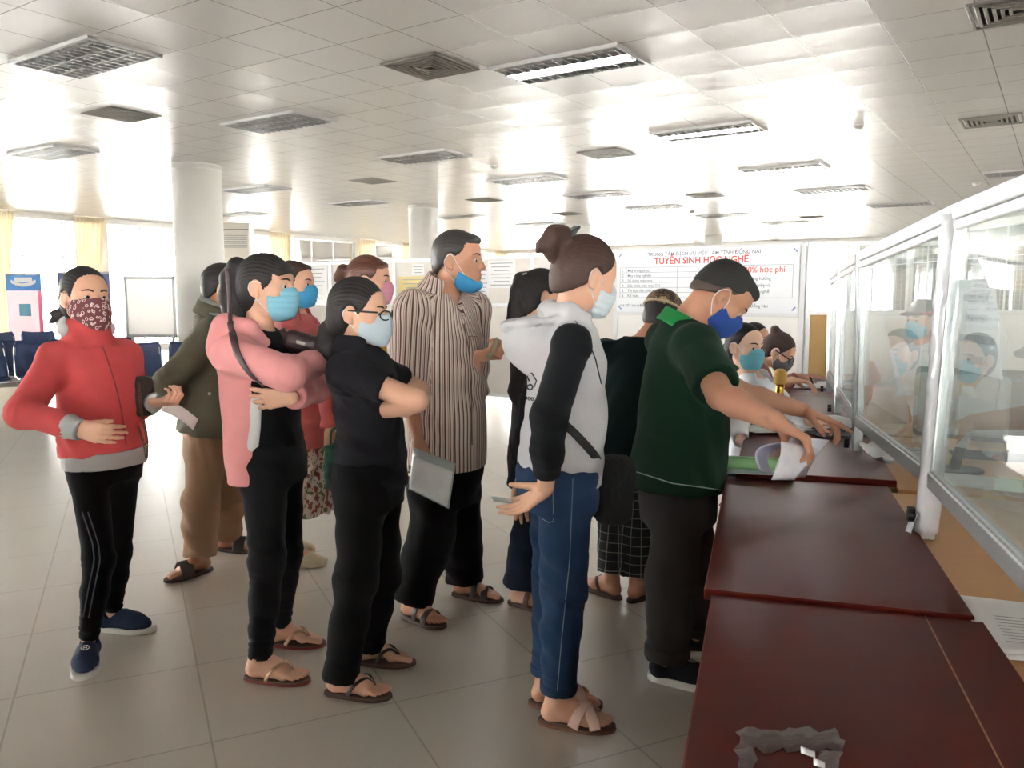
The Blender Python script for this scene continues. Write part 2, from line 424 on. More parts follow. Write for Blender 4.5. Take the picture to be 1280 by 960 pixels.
def head_ops(r, S, ear=True, mouth=True, jaw=1.0):
    H = r.H
    H.ell(S, (0, -.012, .036), (.074, .093, .087), .001)
    H.ell(S, (0, .030, -.022), (.064, .066, .078), .03)
    H.ell(S, (0, .048, .045), (.058, .042, .05), .03)
    for q in (-1, 1):
        H.cone(S, (q * .052 * jaw, .0, -.05), (q * .016, .066, -.092), .017, .016, .03)
        H.cone(S, (q * .012, .088, .027), (q * .046, .070, .027), .007, .006, .014)
        H.ell(S, (q * .043, .058, -.022), (.024, .022, .022), .02)
        H.ell(S, (q * .032, .102, .006), (.017, .020, .0105), .008, 's')
        H.chain(S, [(q * .017, .0865, .0085), (q * .031, .0895, .0142), (q * .047, .0745, .0095)], [.0024, .003, .0026], .003)
        H.chain(S, [(q * .018, .0855, .002), (q * .031, .0862, -.0035), (q * .046, .0725, .001)], [.0022, .0026, .0022], .003)
    H.ell(S, (0, .066, -.090), (.026, .024, .018), .02)
    H.cone(S, (0, .088, .018), (0, .108, -.022), .0075, .0115, .012)
    for q in (-1, 1): H.ell(S, (q * .012, .098, -.027), (.009, .010, .007), .006)
    if mouth:
        H.ell(S, (0, .082, -.056), (.026, .016, .02), .012)
        H.ell(S, (0, .093, -.052), (.021, .008, .0055), .004); H.ell(S, (0, .092, -.0635), (.018, .008, .006), .004)
        H.ell(S, (0, .103, -.0578), (.02, .009, .0012), .003, 's')
    if ear:
        for q in (-1, 1):
            Rm = Frame(A(0, 0, 0), 0).M
            c = H.p(q * .078, -.012, -.001); ax = np.stack([H.v(1, q * .45, 0), H.v(-q * .45, 1, -.18), H.v(0, .18, 1)]); ax = np.stack([nrm(a) for a in ax])
            S.ell(c, A(.0085, .019, .032) * H.sc, ax, .008)
            S.ell(H.p(q * .0875, -.006, .003), A(.007, .011, .018) * H.sc, ax, .005, 's')
            H.ell(S, (q * .078, -.004, -.028), (.007, .009, .010), .008)
    S.cone(r.neck - A(0, 0, .03), H.p(0, -.022, -.05), (.058 if r.male else .051) * r.sc, (.057 if r.male else .049) * r.sc, .03)
def hand_ops(S, w, d, n, side, sc=1.0, curl=(.35, .45, .3), spread=.06, thumb=(.75, .6, .35), tb=.25, fcurl=None):
    d = nrm(d); n = nrm(n - d * (np.asarray(n) @ d)); sv = np.cross(d, n) * (1 if side == 'R' else -1)
    def rot(v, ang, a, b): return v
    S.cone(w - d * .008 * sc, w + d * .014 * sc, .0235 * sc, .024 * sc, .012, 0, 'u', (n, .76))
    tips = []
    offs = (.029, .0095, -.0095, -.028); ln = ((.043, .026, .021), (.047, .029, .022), (.043, .027, .021), (.034, .02, .018)); pl = (.088, .09, .085, .077)
    for i in range(4):
        kn = w + (d * pl[i] + sv * offs[i]) * sc
        S.cone(w + (d * .006 + sv * offs[i] * .45) * sc, kn, .0165 * sc, .0115 * sc, .012, 0, 'u', (n, .8))
        a = (1.5 - i) * spread; b0 = d * math.cos(a) + sv * math.sin(a); ang = 0; q = kn; cu = (fcurl or {}).get(i, curl); rr = (.0093, .0084, .0074, .006)
        if i == 3: rr = tuple(x * .88 for x in rr)
        for j in range(3):
            ang += cu[j]; v = b0 * math.cos(ang) + n * math.sin(ang); e = q + v * ln[i][j] * sc
            S.cone(q, e, rr[j] * sc, rr[j + 1] * sc, .004 if j else .007); q = e
        tips.append(q)
    q = w + (d * .022 + sv * .020 + n * .006) * sc; v = nrm(sv * thumb[0] + d * thumb[1] + n * thumb[2])
    S.cone(w + (d * .004 + sv * .008) * sc, q, .015 * sc, .016 * sc, .012)
    for j, (l, ra, rb) in enumerate(((.040, .0155, .0112), (.032, .0108, .0098), (.025, .0098, .007))):
        e = q + v * l * sc; S.cone(q, e, ra * sc, rb * sc, .010 if j == 0 else .004); q = e; v = nrm(v + (d * .8 + n * .6) * tb)
    tips.append(q); return tips
def foot_ops(S, r, s, g=.012):
    f = fvec(r.psi[s]); inn = rvec(r.psi[s]) * (-1 if s == 'R' else 1); k = r.sc; o = r.g[s] + A(0, 0, g); z = A(0, 0, 1)
    q = lambda x, y, h: o + f * x * k + inn * y * k + z * h * k
    S.cone(r.an[s] + z * .05 * k, q(-.006, 0, .085), .029 * k, .030 * k, .02); S.cone(q(-.004, 0, .085), q(-.028, 0, .028), .032 * k, .028 * k, .02)
    for y in (-1, 1): S.ell(q(-.002, y * .030, .075), A(.012, .012, .014) * k, None, .012)
    S.cone(q(.008, .002, .065), q(.095, .008, .03), .031 * k, .023 * k, .02)
    S.cone(q(-.02, -.004, .022), q(.095, -.018, .018), .024 * k, .018 * k, .02); S.cone(q(.1, .018, .02), q(.1, -.022, .016), .020 * k, .016 * k, .02)
    for i, (y, x, rr) in enumerate(((.026, .172, .0125), (.009, .172, .0092), (-.006, .165, .009), (-.02, .154, .0086), (-.033, .140, .0085))):
        S.cone(q(.112, y * .85, .018), q(x - .012, y, .0125), rr * 1.05 * k, rr * k, .006); S.ell(q(x, y, .010), A(rr, rr, rr * .9) * k, None, .004)
def toenails(r, s, g): pass
def sole_poly(r, s, grow=0.0, front=.19, back=-.064):
    f = fvec(r.psi[s]); inn = rvec(r.psi[s]) * (-1 if s == 'R' else 1); o = r.g[s]; k = r.sc
    xs = (1 - np.cos(np.linspace(0, math.pi, 22))) / 2; up = []; dn = []
    for t in xs:
        x = back - grow + (front - back + 2 * grow) * t
        e = math.sqrt(max(0, 1 - abs(2 * t - 1) ** (3.2 if t < .5 else 2.8)))
        w = (.032 + .013 * min(1, max(0, (t - .3) / .35)) + grow) * e; sh = .004 * math.sin(math.pi * t)
        up.append(o + (f * x + inn * (w + sh + .003 * t)) * k); dn.append(o + (f * x - inn * (w - sh * .3)) * k)
    poly = [p[:2] for p in dn] + [p[:2] for p in up[::-1][1:-1]]
    a = sum(poly[i][0] * poly[(i + 1) % len(poly)][1] - poly[(i + 1) % len(poly)][0] * poly[i][1] for i in range(len(poly)))
    return poly if a > 0 else poly[::-1]
def footq(r, s, g):
    f = fvec(r.psi[s]); inn = rvec(r.psi[s]) * (-1 if s == 'R' else 1); o = r.g[s] + A(0, 0, g); k = r.sc
    return lambda x, y, h: o + f * x * k + inn * y * k + A(0, 0, h * k)
def sandal(r, s, sole, strap, kind='thong', g=.018, name='sandal'):
    mb = MB(); mb.prism(sole_poly(r, s, .004), .001, g * .55, .003); mb.prism(sole_poly(r, s, .003), g * .55, g, .004, mi=1)
    o = mb.build(name, [sole, mat(sole.name + '_top', (88, 62, 52), .6)], r.root)
    q = footq(r, s, g); z = A(0, 0, 1); mb = MB()
    def band(pts, w, fl=.18):
        c = spline([q(*p) for p in pts], 7)
        mid = q(pts[1][0] if len(pts) > 2 else .08, 0, -.02)
        mb.tube(c, [w * r.sc] * len(c), 10, fl=([nrm(p - mid - fvec(r.psi[s]) * ((p - mid) @ fvec(r.psi[s]))) + A(0, 0, 1e-3) for p in c], fl))
    if kind == 'thong':
        for y, x in ((.043, .035), (-.040, .035)): band([(.128, .015, .004), (.125, .014, .026), (.098, .014 + y * .35, .055), (.065, y * .9, .043), (x, y * 1.05, .0)], .008, .35)
    elif kind == 'cross':
        band([(.055, -.044, -.004), (.068, -.042, .03), (.092, 0, .058), (.118, .036, .032), (.125, .047, -.004)], .019, .12)
        band([(.055, .046, -.004), (.066, .042, .036), (.09, .003, .0615), (.12, -.034, .028), (.13, -.044, -.004)], .019, .12)
    elif kind == 'two':
        band([(.11, -.045, -.004), (.11, -.042, .024), (.108, 0, .048), (.112, .04, .028), (.115, .047, -.004)], .017, .14)
        band([(.05, -.042, -.004), (.055, -.040, .04), (.06, 0, .077), (.06, .038, .045), (.055, .044, -.004)], .015, .14)
    elif kind == 'wide':
        band([(.075, -.046, -.004), (.08, -.043, .03), (.085, 0, .066), (.09, .041, .034), (.09, .049, -.004)], .034, .09)
    mb.build('strap', strap, o); return o
def sneaker(r, s, upper, sole, emblem=None, sole_h=.024):
    S = Sdf(); q = footq(r, s, sole_h * .8); k = r.sc
    S.cone(q(-.026, 0, .030), q(-.022, 0, .052), .036 * k, .033 * k, .02)
    S.cone(q(-.02, 0, .026), q(.1, 0, .022), .038 * k, .038 * k, .02); S.cone(q(.05, 0, .045), q(.1, .002, .026), .034 * k, .032 * k, .03)
    S.cone(q(.1, .004, .018), q(.142, .006, .016), .042 * k, .034 * k, .03, 0, 'u', (A(0, 0, 1), .8))
    S.cone(q(-.01, 0, .055), q(.01, 0, .12), .032 * k, .034 * k, .006, 0, 's'); S.plane(r.g[s] + A(0, 0, .012), (0, 0, -1))
    o = sdfpart('shoe', S, .004, upper, r.root)
    mb = MB(); mb.prism(sole_poly(r, s, .006), .001, sole_h, .004); mb.build('sole', sole, o)
    if emblem:
        mb = MB(); c = q(.098, .002, .0); up = nrm(A(0, 0, 1) + fvec(r.psi[s]) * .45); a = nrm(np.cross(up, rvec(r.psi[s]))); b = np.cross(up, a); 
        hit = bvh_of(o).ray_cast(Vector(q(.088, .003, .3)), Vector((0, 0, -1))); c = np.array(hit[0]) + np.array(hit[1]) * .001; up = nrm(np.array(hit[1])); a = nrm(np.cross(up, rvec(r.psi[s]))); b = np.cross(up, a)
        mb.tube([c + (a * math.cos(t) + b * math.sin(t)) * .014 for t in np.linspace(0, 2 * math.pi, 17)], .0016, 6)
        for dx in (-.005, .005): mb.tube([c + b * dx + a * -.008, c + b * dx + a * .008], .0014, 6)
        mb.tube([c - b * .005, c + b * .005], .0014, 6); mb.build('emblem', emblem, o)
    return o
SKIN = {}
def body(r, st, skin, hands=(), feet=(), legs=None, arm=None, h=.009, hh=.0032, slim=.03, ear=True, mouth=True, fine=.0026, footg=.018):
    """one mesh: trunk, limbs, head, hands, feet"""
    S = Sdf(); k = r.sc
    S.loft([(c, a, b, max(.03, w - slim), max(.03, d - slim)) for c, a, b, w, d in stations(r, st)], .02)
    S.cone(r.neck - A(0, 0, .05), r.H.p(0, -.022, -.05), .055 * k, .046 * k, .03)
    am = arm or (.042, .036, .035, .0235)
    for s in r.sh:
        S.cone(r.neck - A(0, 0, .04), r.sh[s], .05 * k, .042 * k, .04)
        if s in r.el: S.cone(r.sh[s], r.el[s], am[0] * k, am[1] * k, .03)
        if s in r.el and s in r.wr:
            m = lerp(r.el[s], r.wr[s], .28); S.cone(r.el[s], m, am[1] * .98 * k, am[2] * 1.06 * k, .015); S.cone(m, r.wr[s], am[2] * 1.06 * k, am[3] * k, .015)
    lg = legs or (.06, .042, .036, .028)
    for s in r.kn:
        S.cone(r.hip[s], r.kn[s], lg[0] * k, lg[1] * k, .03); m = lerp(r.kn[s], r.an[s], .3) + fvec(r.psi[s]) * -.012
        S.cone(r.kn[s], m, lg[1] * k, lg[2] * 1.08 * k, .03); S.cone(m, r.an[s], lg[2] * 1.08 * k, lg[3] * k, .02)
    ms = [S.mesh(h, 2)]
    T = Sdf(); head_ops(r, T, ear, mouth); ms.append(T.mesh(hh, 1))
    r.tips = {}
    for s, kw in dict(hands).items():
        T = Sdf(); r.tips[s] = hand_ops(T, r.wr[s], side=s, sc=(1.06 if r.male else .98) * k, **kw); ms.append(T.mesh(fine, 1))
    for s in feet:
        T = Sdf(); foot_ops(T, r, s, footg); ms.append(T.mesh(.0035, 1))
    V, Q = joinm(ms)
    r.body = quadmesh('body', V, Q, skin, r.root); return r.body
def fold_disp(amp=.003, lam=.1, seed=0, joints=(), dirv=(0.3, .2, 1)):
    rs = np.random.RandomState(seed); a, b, c, d = (nrm(rs.normal(size=3) + np.asarray(dirv) * w) for w in (1.2, .3, .8, .2))
    ph = rs.rand(4) * 6.28
    def fn(V):
        w = np.sin(V @ b * 6.28 / (lam * 2.1) + ph[0]) * 1.6
        o = np.sin(V @ a * 6.28 / lam + w + ph[1]) * (.55 + .45 * np.sin(V @ d * 6.28 / (lam * 2.7) + ph[2]))
        o = o + .5 * np.sin(V @ c * 6.28 / (lam * .55) + w * 1.3 + ph[3]) * np.clip(np.sin(V @ b * 6.28 / (lam * 3.1) + ph[1]), 0, 1)
        D = amp * 1.4 * o
        for p, R, am, ax, la in joints:
            q = V - p; g = np.exp(-(q * q).sum(1) / (R * R)); ax = nrm(ax)
            s = np.sin(q @ ax * 6.28 / la + 1.2 * np.sin(q @ b * 6.28 / .07) + ph[0])
            D = D + am * .6 * g * s * (.45 + .55 * np.sin(q @ a * 6.28 / (la * 2.3) + ph[3]))
        return D
    return fn
def arm_joints(r, amp=.005, lam=.035, el=True):
    out = []
    for s in r.el:
        if s in r.wr: out.append((r.el[s], .08, amp, nrm(r.wr[s] - r.el[s]) - nrm(r.sh[s] - r.el[s]) * .8, lam))
        out.append((r.sh[s] - A(0, 0, .06), .07, amp * .7, r.el[s] - r.sh[s] + A(.05, .03, 0), lam * 1.3))
    return out
def top(r, st, up=(.062, .054), fore=None, cut=.6, k=.03, sides='RL', neckr=.058, neck=True, shr=.055, pw=2.0):
    """shirt or jacket volume; fore=(elbow r, wrist r) gives long sleeves; cut = where the sleeve ends along its last bone"""
    S = Sdf(); sc = r.sc; S.loft(stations(r, st), k, pw=pw)
    for s in sides:
        S.cone(r.neck - nrm(r.neck - r.pel) * .075 * sc, r.sh[s], shr * sc, up[0] * sc, .05)
        if fore is None:
            e = lerp(r.sh[s], r.el[s], cut); S.cone(r.sh[s], e, up[0] * sc, up[1] * sc, .035, 1)
            v = nrm(r.el[s] - r.sh[s]); S.cone(e - v * .014, e + v * .03, up[1] * sc - .013, up[1] * sc - .011, .004, 3, 's')
        else:
            S.cone(r.sh[s], r.el[s], up[0] * sc, up[1] * sc, .035); e = lerp(r.el[s], r.wr[s], cut)
            S.cone(r.el[s], e, fore[0] * sc, fore[1] * sc, .02, 1); v = nrm(r.wr[s] - r.el[s])
            S.cone(e - v * .012, e + v * .03, fore[1] * sc - .013, fore[1] * sc - .011, .004, 3, 's')
    if neck: S.cone(r.neck - A(0, 0, .02), lerp(r.neck, r.H.p(0, -.02, -.05), 1.0), neckr * sc, (neckr + .012) * sc, .008, 0, 's')
    return S
def trousers(r, st, rad=(.088, .066, .058, .05), cut=1.0, k=.04, hem=True):
    S = Sdf(); sc = r.sc; S.loft(stations(r, st), .03)
    for s in r.kn:
        S.cone(r.hip[s] + A(0, 0, .0), r.kn[s], rad[0] * sc, rad[1] * sc, k)
        e = lerp(r.kn[s], r.an[s], cut); m = lerp(r.kn[s], e, .4)
        S.cone(r.kn[s], m, rad[1] * sc, rad[2] * sc, .03); S.cone(m, e, rad[2] * sc, rad[3] * sc, .02, 1)
        v = nrm(r.an[s] - r.kn[s]); S.cone(e - v * .014, e + v * .05, rad[3] * sc - .014, rad[3] * sc - .012, .004, 3, 's')
    return S
def leg_joints(r, amp=.004, lam=.04, low=True):
    out = []
    for s in r.kn:
        out.append((r.kn[s], .09, amp, nrm(r.an[s] - r.kn[s]) + fvec(r.psi[s]) * .2, lam))
        if low: out.append((lerp(r.kn[s], r.an[s], .88), .09, amp, A(.1, .1, 1), lam * .8))
        out.append((r.hip[s], .1, amp * .7, A(.4, .2, 1), lam * 1.5))
    return out
def strand_disp(r, amp=.0012, n=55, ax=(0, .5, .8)):
    H = r.H
    def fn(V):
        q = (V - H.c) @ H.M / H.sc
        an = np.arctan2(q[:, 0], q[:, 2] + .02) ; an2 = np.arctan2(q[:, 0], q[:, 1] + .2)
        return amp * (np.sin(an * n + 1.2 * np.sin(q[:, 1] * 14)) * .6 + .4 * np.sin(an * n * 2.3 + 2 * np.sin(q[:, 1] * 9)))
    return fn
def hair(r, m, front=(.078, .083), back=(-.062, -.078), infl=.009, extra=(), cuts=(), h=.004, amp=.0009, ears=True, add=()):
    H = r.H; S = Sdf()
    H.ell(S, (0, -.014, .036), (.074 + infl, .094 + infl, .087 + infl), .001)
    H.ell(S, (0, -.04, -.02), (.066 + infl, .062 + infl, .07 + infl), .03)
    for c, rr in add: H.ell(S, c, rr, .02)
    d = A(0, back[0] - front[0], back[1] - front[1]); n = nrm(A(0, -d[2], d[1]))
    H.plane(S, (0, front[0], front[1]), n, .012)
    for c, nn in cuts: H.plane(S, c, nn, .008)
    if ears:
        for q in (-1, 1): H.ell(S, (q * .088, -.004, -.004), (.026, .027, .038), .006, 's')
    for pts, rs in extra: H.chain(S, pts, rs, .012)
    return sdfpart('hair', S, h, m, r.root, strand_disp(r, amp), 3)
def mask(r, m, loopm, kind='surgical', dz=0.0, dy=0.0, name='face_mask', loops=True, h=.0032, top=None, pts=None):
    H = r.H; S = Sdf()
    o = lambda x, y, z: (x, y + dy, z + dz)
    if kind == 'surgical':
        H.ell(S, o(0, .040, -.045), (.070, .072, .072), .001); H.ell(S, o(0, .086, -.030), (.034, .034, .036), .03); H.ell(S, o(0, .062, -.085), (.045, .042, .035), .03)
        H.plane(S, o(0, .11, .004), (0, -.18, 1)); H.plane(S, o(0, .03, -.04), (0, -1, .05), .006); H.plane(S, o(0, .1, -.112), (0, .15, -1))
    elif kind == 'cloth':
        H.ell(S, o(0, .040, -.045), (.071, .074, .07), .001); H.cone(S, o(0, .112, -.012), o(0, .092, -.088), .015, .022, .05)
        H.plane(S, o(0, .11, .010), (0, -.28, 1)); H.plane(S, o(0, .022, -.04), (0, -1, .1), .006); H.plane(S, o(0, .09, -.118), (0, -.35, -1), .01)
    elif kind == 'chin':
        H.ell(S, o(0, .036, -.052), (.069, .072, .07), .001); H.ell(S, o(0, .062, -.088), (.042, .042, .034), .03)
        H.plane(S, o(0, .10, -.086), (0, .52, .86)); H.plane(S, o(0, .012, -.04), (0, -1, .3), .006); H.plane(S, o(0, .03, -.128), (0, -.25, -1), .01)
    elif kind == 'wide':
        H.ell(S, o(0, .034, -.052), (.080, .086, .092), .001); H.cone(S, o(0, .118, .0), o(0, .10, -.105), .014, .026, .05); H.cone(S, o(0, .09, -.1), o(0, .082, -.135), .035, .022, .04)
        H.plane(S, o(0, .11, .0), (0, -.06, 1)); H.plane(S, o(0, -.012, -.04), (0, -1, .05), .006); H.plane(S, o(0, .0, -.055), (0, -.62, -1), .012)
    def pl(V):
        q = (V - H.c) @ H.M
        return (.0011 * np.sin((q[:, 2] - dz) * 300) * (1 if kind == 'surgical' else .0))
    mo = sdfpart(name, S, h, m, r.root, pl)
    if loops:
        mb = MB()
        for q in (-1, 1):
            a = pts or [(.068, .034, -.012), (.074, .012, .018), (.084, -.02, .022), (.086, -.03, -.005), (.078, -.014, -.03), (.062, .034, -.088)]
            c = spline([H.p(q * p[0], p[1], p[2]) for p in a], 6); mb.tube(c, .0017, 6)
        mb.build('ear_loop', loopm, mo)
    return mo
def eyes(r, which=(-1, 1), look=(0, 1, -.1), brow=True, browm=None):
    H = r.H
    for q in which:
        mb = MB(); c = H.p(q * .0315, .0785, .005); d = nrm(H.v(*look)); u = nrm(np.cross(d, A(0, 0, 1))); w = np.cross(u, d); R = .0118 * H.sc; n = 14; rings = 10; vs = []
        for i in range(rings + 1):
            t = math.pi * i / rings
            for k in range(n):
                a = 2 * math.pi * k / n; vs.append(c + R * (d * math.cos(t) + (u * math.cos(a) + w * math.sin(a)) * math.sin(t)))
        for i in range(rings): mb.add([], []) if False else None
        fs = [(i * n + k, i * n + (k + 1) % n, (i + 1) * n + (k + 1) % n, (i + 1) * n + k) for i in range(rings) for k in range(n)]
        mb.add(vs, fs, True); mb.mi = [1 if f[0] // n < 2 else 0 for f in fs]
        mb.build('eye', [mat('eye_white', (205, 200, 195), .25), mat('iris', (28, 18, 14), .15)], r.root)
        if brow:
            mb = MB(); c = spline([H.p(q * x, y, z) for x, y, z in ((.013, .0985, .027), (.03, .0935, .0325), (.052, .0775, .029))], 5)
            mb.tube(c, [.0026, .0032, .0034, .0034, .0034, .0032, .0032, .003, .0026, .002, .001], 8, fl=(H.v(0, 1, 0), .5)); mb.build('eyebrow', browm or mat('brow_hair', (40, 32, 30), .7), r.root)
def bvh_of(o):
    off = root_off(o.parent); me = o.data
    n = len(me.vertices); co = np.empty(n * 3, F); me.vertices.foreach_get('co', co); co = co.reshape(-1, 3) + off
    m = len(me.loops); li = np.empty(m, np.int32); me.loops.foreach_get('vertex_index', li)
    return BVHTree.FromPolygons([Vector(c) for c in co], li.reshape(-1, 4).tolist())
def snap(bv, pts, off):
    P_, N_ = [], []
    for p in pts:
        l, n, i, d = bv.find_nearest(Vector(p)); P_.append(np.array(l) + np.array(n) * off); N_.append(np.array(n))
    return P_, N_
def cast(bv, u, v, off=.002):
    d = ray(u, v); h = bv.ray_cast(Vector(CAMP), Vector(nrm(d)))
    return None if h[0] is None else (np.array(h[0]) + np.array(h[1]) * off, np.array(h[1]))
def strap(name, bv, pts, w, m, parent, off=.004, fl=.2, n=8):
    c = spline(pts, n); p, nn = snap(bv, c, off)
    p = [p[0]] + [(p[i - 1] + p[i] * 2 + p[i + 1]) / 4 for i in range(1, len(p) - 1)] + [p[-1]]
    mb = MB(); mb.tube(p, w, 10, fl=(nn, fl)); return mb.build(name, m, parent)
def collar(r, m, name='collar', phi=None, r0=.058, r1=.085, drop=.045, rise=.02, gap=.35, pt=.03, tilt=.16, h=.0035, parent=None, back=.03):
    """a turned-down shirt collar with two points at the front"""
    ph = r.phic if phi is None else phi; f, q = fvec(ph), rvec(ph); c = r.neck.copy(); ax = nrm(lerp(A(0, 0, 1), nrm(r.H.p(0, -.02, -.05) - r.neck), .4)); mb = MB(); k = r.sc
    f = nrm(f - ax * (f @ ax)); q = np.cross(f, ax)
    def fn(u, v):
        a = math.pi * (1 - gap * .5) * (2 * u - 1) + math.pi           # 0 = front
        fr = abs(2 * u - 1) ** 3
        d = -f * math.cos(a - math.pi) + q * math.sin(a - math.pi)
        rr = lerp(r0, r1, v ** .8) * (1 + .10 * abs(math.sin(a)) + .24 * v * (1 - math.cos(a - math.pi)) * .5) * k
        z = rise * math.sin(math.pi * min(1, v * 2.2 + .08)) * .6 + (rise * (1 - v) - (drop * (1 - fr) * .8 + (drop + pt) * fr) * v)
        return c + d * rr + ax * (z + back - tilt * .10 * (1 - math.cos(a - math.pi)) * .5) * k
    mb.sheet(fn, 36, 6, h); return mb.build(name, m, parent or r.root)

def cast_line(bv, pts, off, n=40):
    d = [0]
    for a, b in zip(pts, pts[1:]): d.append(d[-1] + math.hypot(b[0] - a[0], b[1] - a[1]))
    out, nn = [], []
    for t in np.linspace(0, d[-1], n):
        u = np.interp(t, d, [p[0] for p in pts]); v = np.interp(t, d, [p[1] for p in pts]); h = cast(bv, u, v, off)
        if h: out.append(h[0]); nn.append(h[1])
    out = np.array(out)
    for k in range(6): out[1:-1] = .25 * out[:-2] + .5 * out[1:-1] + .25 * out[2:]
    return list(out), nn
# ------------------------------------------------------------------ the hall
UG = A(math.sin(math.radians(33.9)), math.cos(math.radians(33.9)), 0); VG = A(-UG[1], UG[0], 0); ZZ = A(0, 0, 1)
CEIL = 3.35
gang = math.atan2(VG[1], VG[0])
def rotz_of(d): return math.atan2(d[1], d[0])
# floor: large glossy tiles
m_floor = mat('floor_tiles', (202, 195, 183), .2, .05, 3, spec=.5)
N, L = nodes(m_floor); b = N['Principled BSDF']; b.inputs['Specular IOR Level'].default_value = .8
tc = [n for n in N if n.type == 'TEX_COORD'][0]; br = N.new('ShaderNodeTexBrick'); br.offset = 0; br.inputs['Scale'].default_value = 1
for k, v in (('Mortar Size', .004), ('Mortar Smooth', .3), ('Brick Width', .6), ('Row Height', .6), ('Bias', 0)): br.inputs[k].default_value = v
L.new(tc.outputs['Object'], br.inputs[0]); col = b.inputs['Base Color'].links[0].from_socket
L.new(mix_n(N, L, math_n(N, L, 'MULTIPLY', br.outputs['Fac'], .6), col, rgb(140, 134, 122)), b.inputs['Base Color'])
br.inputs['Color1'].default_value = (0, 0, 0, 1); br.inputs['Color2'].default_value = (1, 1, 1, 1)
b.inputs['Roughness'].default_value = .29
bp = N.new('ShaderNodeBump'); bp.inputs['Strength'].default_value = .12; bp.inputs['Distance'].default_value = .001; bp.invert = True; L.new(br.outputs['Fac'], bp.inputs['Height']); L.new(bp.outputs[0], b.inputs['Normal'])
fl0 = PZ(233, 763); mb = MB(); mb.add([(-50, -50, 0), (50, -50, 0), (50, 50, 0), (-50, 50, 0)], [(0, 1, 2, 3)]); o = struct(mb.build('floor', m_floor)); o.location = tuple(fl0); o.rotation_euler = (0, 0, math.radians(25.2))
# ceiling: glossy metal tiles that are not quite flat
m_ceil = mat('ceiling_panels', (228, 226, 225), .38, .03, 2, spec=.3)
N, L = nodes(m_ceil); b = N['Principled BSDF']; tc = [n for n in N if n.type == 'TEX_COORD'][0]; b.inputs['Coat Weight'].default_value = .04; b.inputs['Coat Roughness'].default_value = .16
br = N.new('ShaderNodeTexBrick'); br.offset = 0; br.inputs['Scale'].default_value = 1
for k, v in (('Mortar Size', .005), ('Mortar Smooth', .2), ('Brick Width', .6), ('Row Height', .6), ('Bias', 0)): br.inputs[k].default_value = v
br.inputs['Color1'].default_value = (0, 0, 0, 1); br.inputs['Color2'].default_value = (1, 1, 1, 1)
L.new(tc.outputs['Object'], br.inputs[0]); col = b.inputs['Base Color'].links[0].from_socket
L.new(mix_n(N, L, math_n(N, L, 'MULTIPLY', br.outputs['Fac'], .9), col, rgb(120, 118, 114)), b.inputs['Base Color'])
sx = N.new('ShaderNodeSeparateXYZ'); L.new(tc.outputs['Object'], sx.inputs[0])
def cellw(o):
    f = math_n(N, L, 'FRACT', math_n(N, L, 'DIVIDE', o, .6)); t = math_n(N, L, 'SUBTRACT', f, .5); return math_n(N, L, 'MULTIPLY', t, t)
hgt = math_n(N, L, 'ADD', cellw(sx.outputs[0]), cellw(sx.outputs[1]))
nz = N.new('ShaderNodeTexNoise'); nz.inputs['Scale'].default_value = 1.1; nz.inputs['Detail'].default_value = 2; L.new(tc.outputs['Object'], nz.inputs[0])
hgt = math_n(N, L, 'ADD', math_n(N, L, 'MULTIPLY', hgt, .045), math_n(N, L, 'MULTIPLY', nz.outputs[0], .05))
hgt = math_n(N, L, 'SUBTRACT', hgt, math_n(N, L, 'MULTIPLY', br.outputs['Fac'], .02))
bp = N.new('ShaderNodeBump'); bp.inputs['Strength'].default_value = 1; bp.inputs['Distance'].default_value = .17; L.new(hgt, bp.inputs['Height']); L.new(bp.outputs[0], b.inputs['Normal']); L.new(bp.outputs[0], b.inputs['Coat Normal'])
c0 = PZ(613, 85, CEIL)
mb = MB(); mb.add([(-45, -45, 0), (-45, 45, 0), (45, 45, 0), (45, -45, 0)], [(0, 1, 2, 3)]); o = struct(mb.build('ceiling', m_ceil)); o.location = tuple(c0); o.rotation_euler = (0, 0, gang)
# window walls
m_wall = mat('white_wall', (232, 230, 226), .8, .03, 6); m_alu = mat('white_aluminium', (225, 226, 228), .35, .03, 8); m_grey = mat('grey_aluminium', (150, 152, 152), .35, .05, 20, metal=.3)
m_glass = bpy.data.materials.new('window_glass'); m_glass.use_nodes = True; N, L = nodes(m_glass); N.remove(N['Principled BSDF'])
def glassmat(m, tint, refl, dirt=0.0, dcol=(.6, .7, .66, 1)):
    N, L = nodes(m); out = [n for n in N if n.type == 'OUTPUT_MATERIAL'][0]
    t = N.new('ShaderNodeBsdfTransparent'); t.inputs[0].default_value = tint; g = N.new('ShaderNodeBsdfGlossy'); g.inputs['Roughness'].default_value = .01
    fr = N.new('ShaderNodeFresnel'); fr.inputs[0].default_value = 1.5; mx = N.new('ShaderNodeMixShader')
    L.new(math_n(N, L, 'MULTIPLY', fr.outputs[0], refl), mx.inputs[0]); L.new(t.outputs[0], mx.inputs[1]); L.new(g.outputs[0], mx.inputs[2]); o_ = mx.outputs[0]
    if dirt:
        d = N.new('ShaderNodeBsdfDiffuse'); d.inputs[0].default_value = dcol; m2 = N.new('ShaderNodeMixShader'); m2.inputs[0].default_value = dirt
        L.new(o_, m2.inputs[1]); L.new(d.outputs[0], m2.inputs[2]); o_ = m2.outputs[0]
    L.new(o_, out.inputs[0])
glassmat(m_glass, (.97, .98, .98, 1), 1.0)
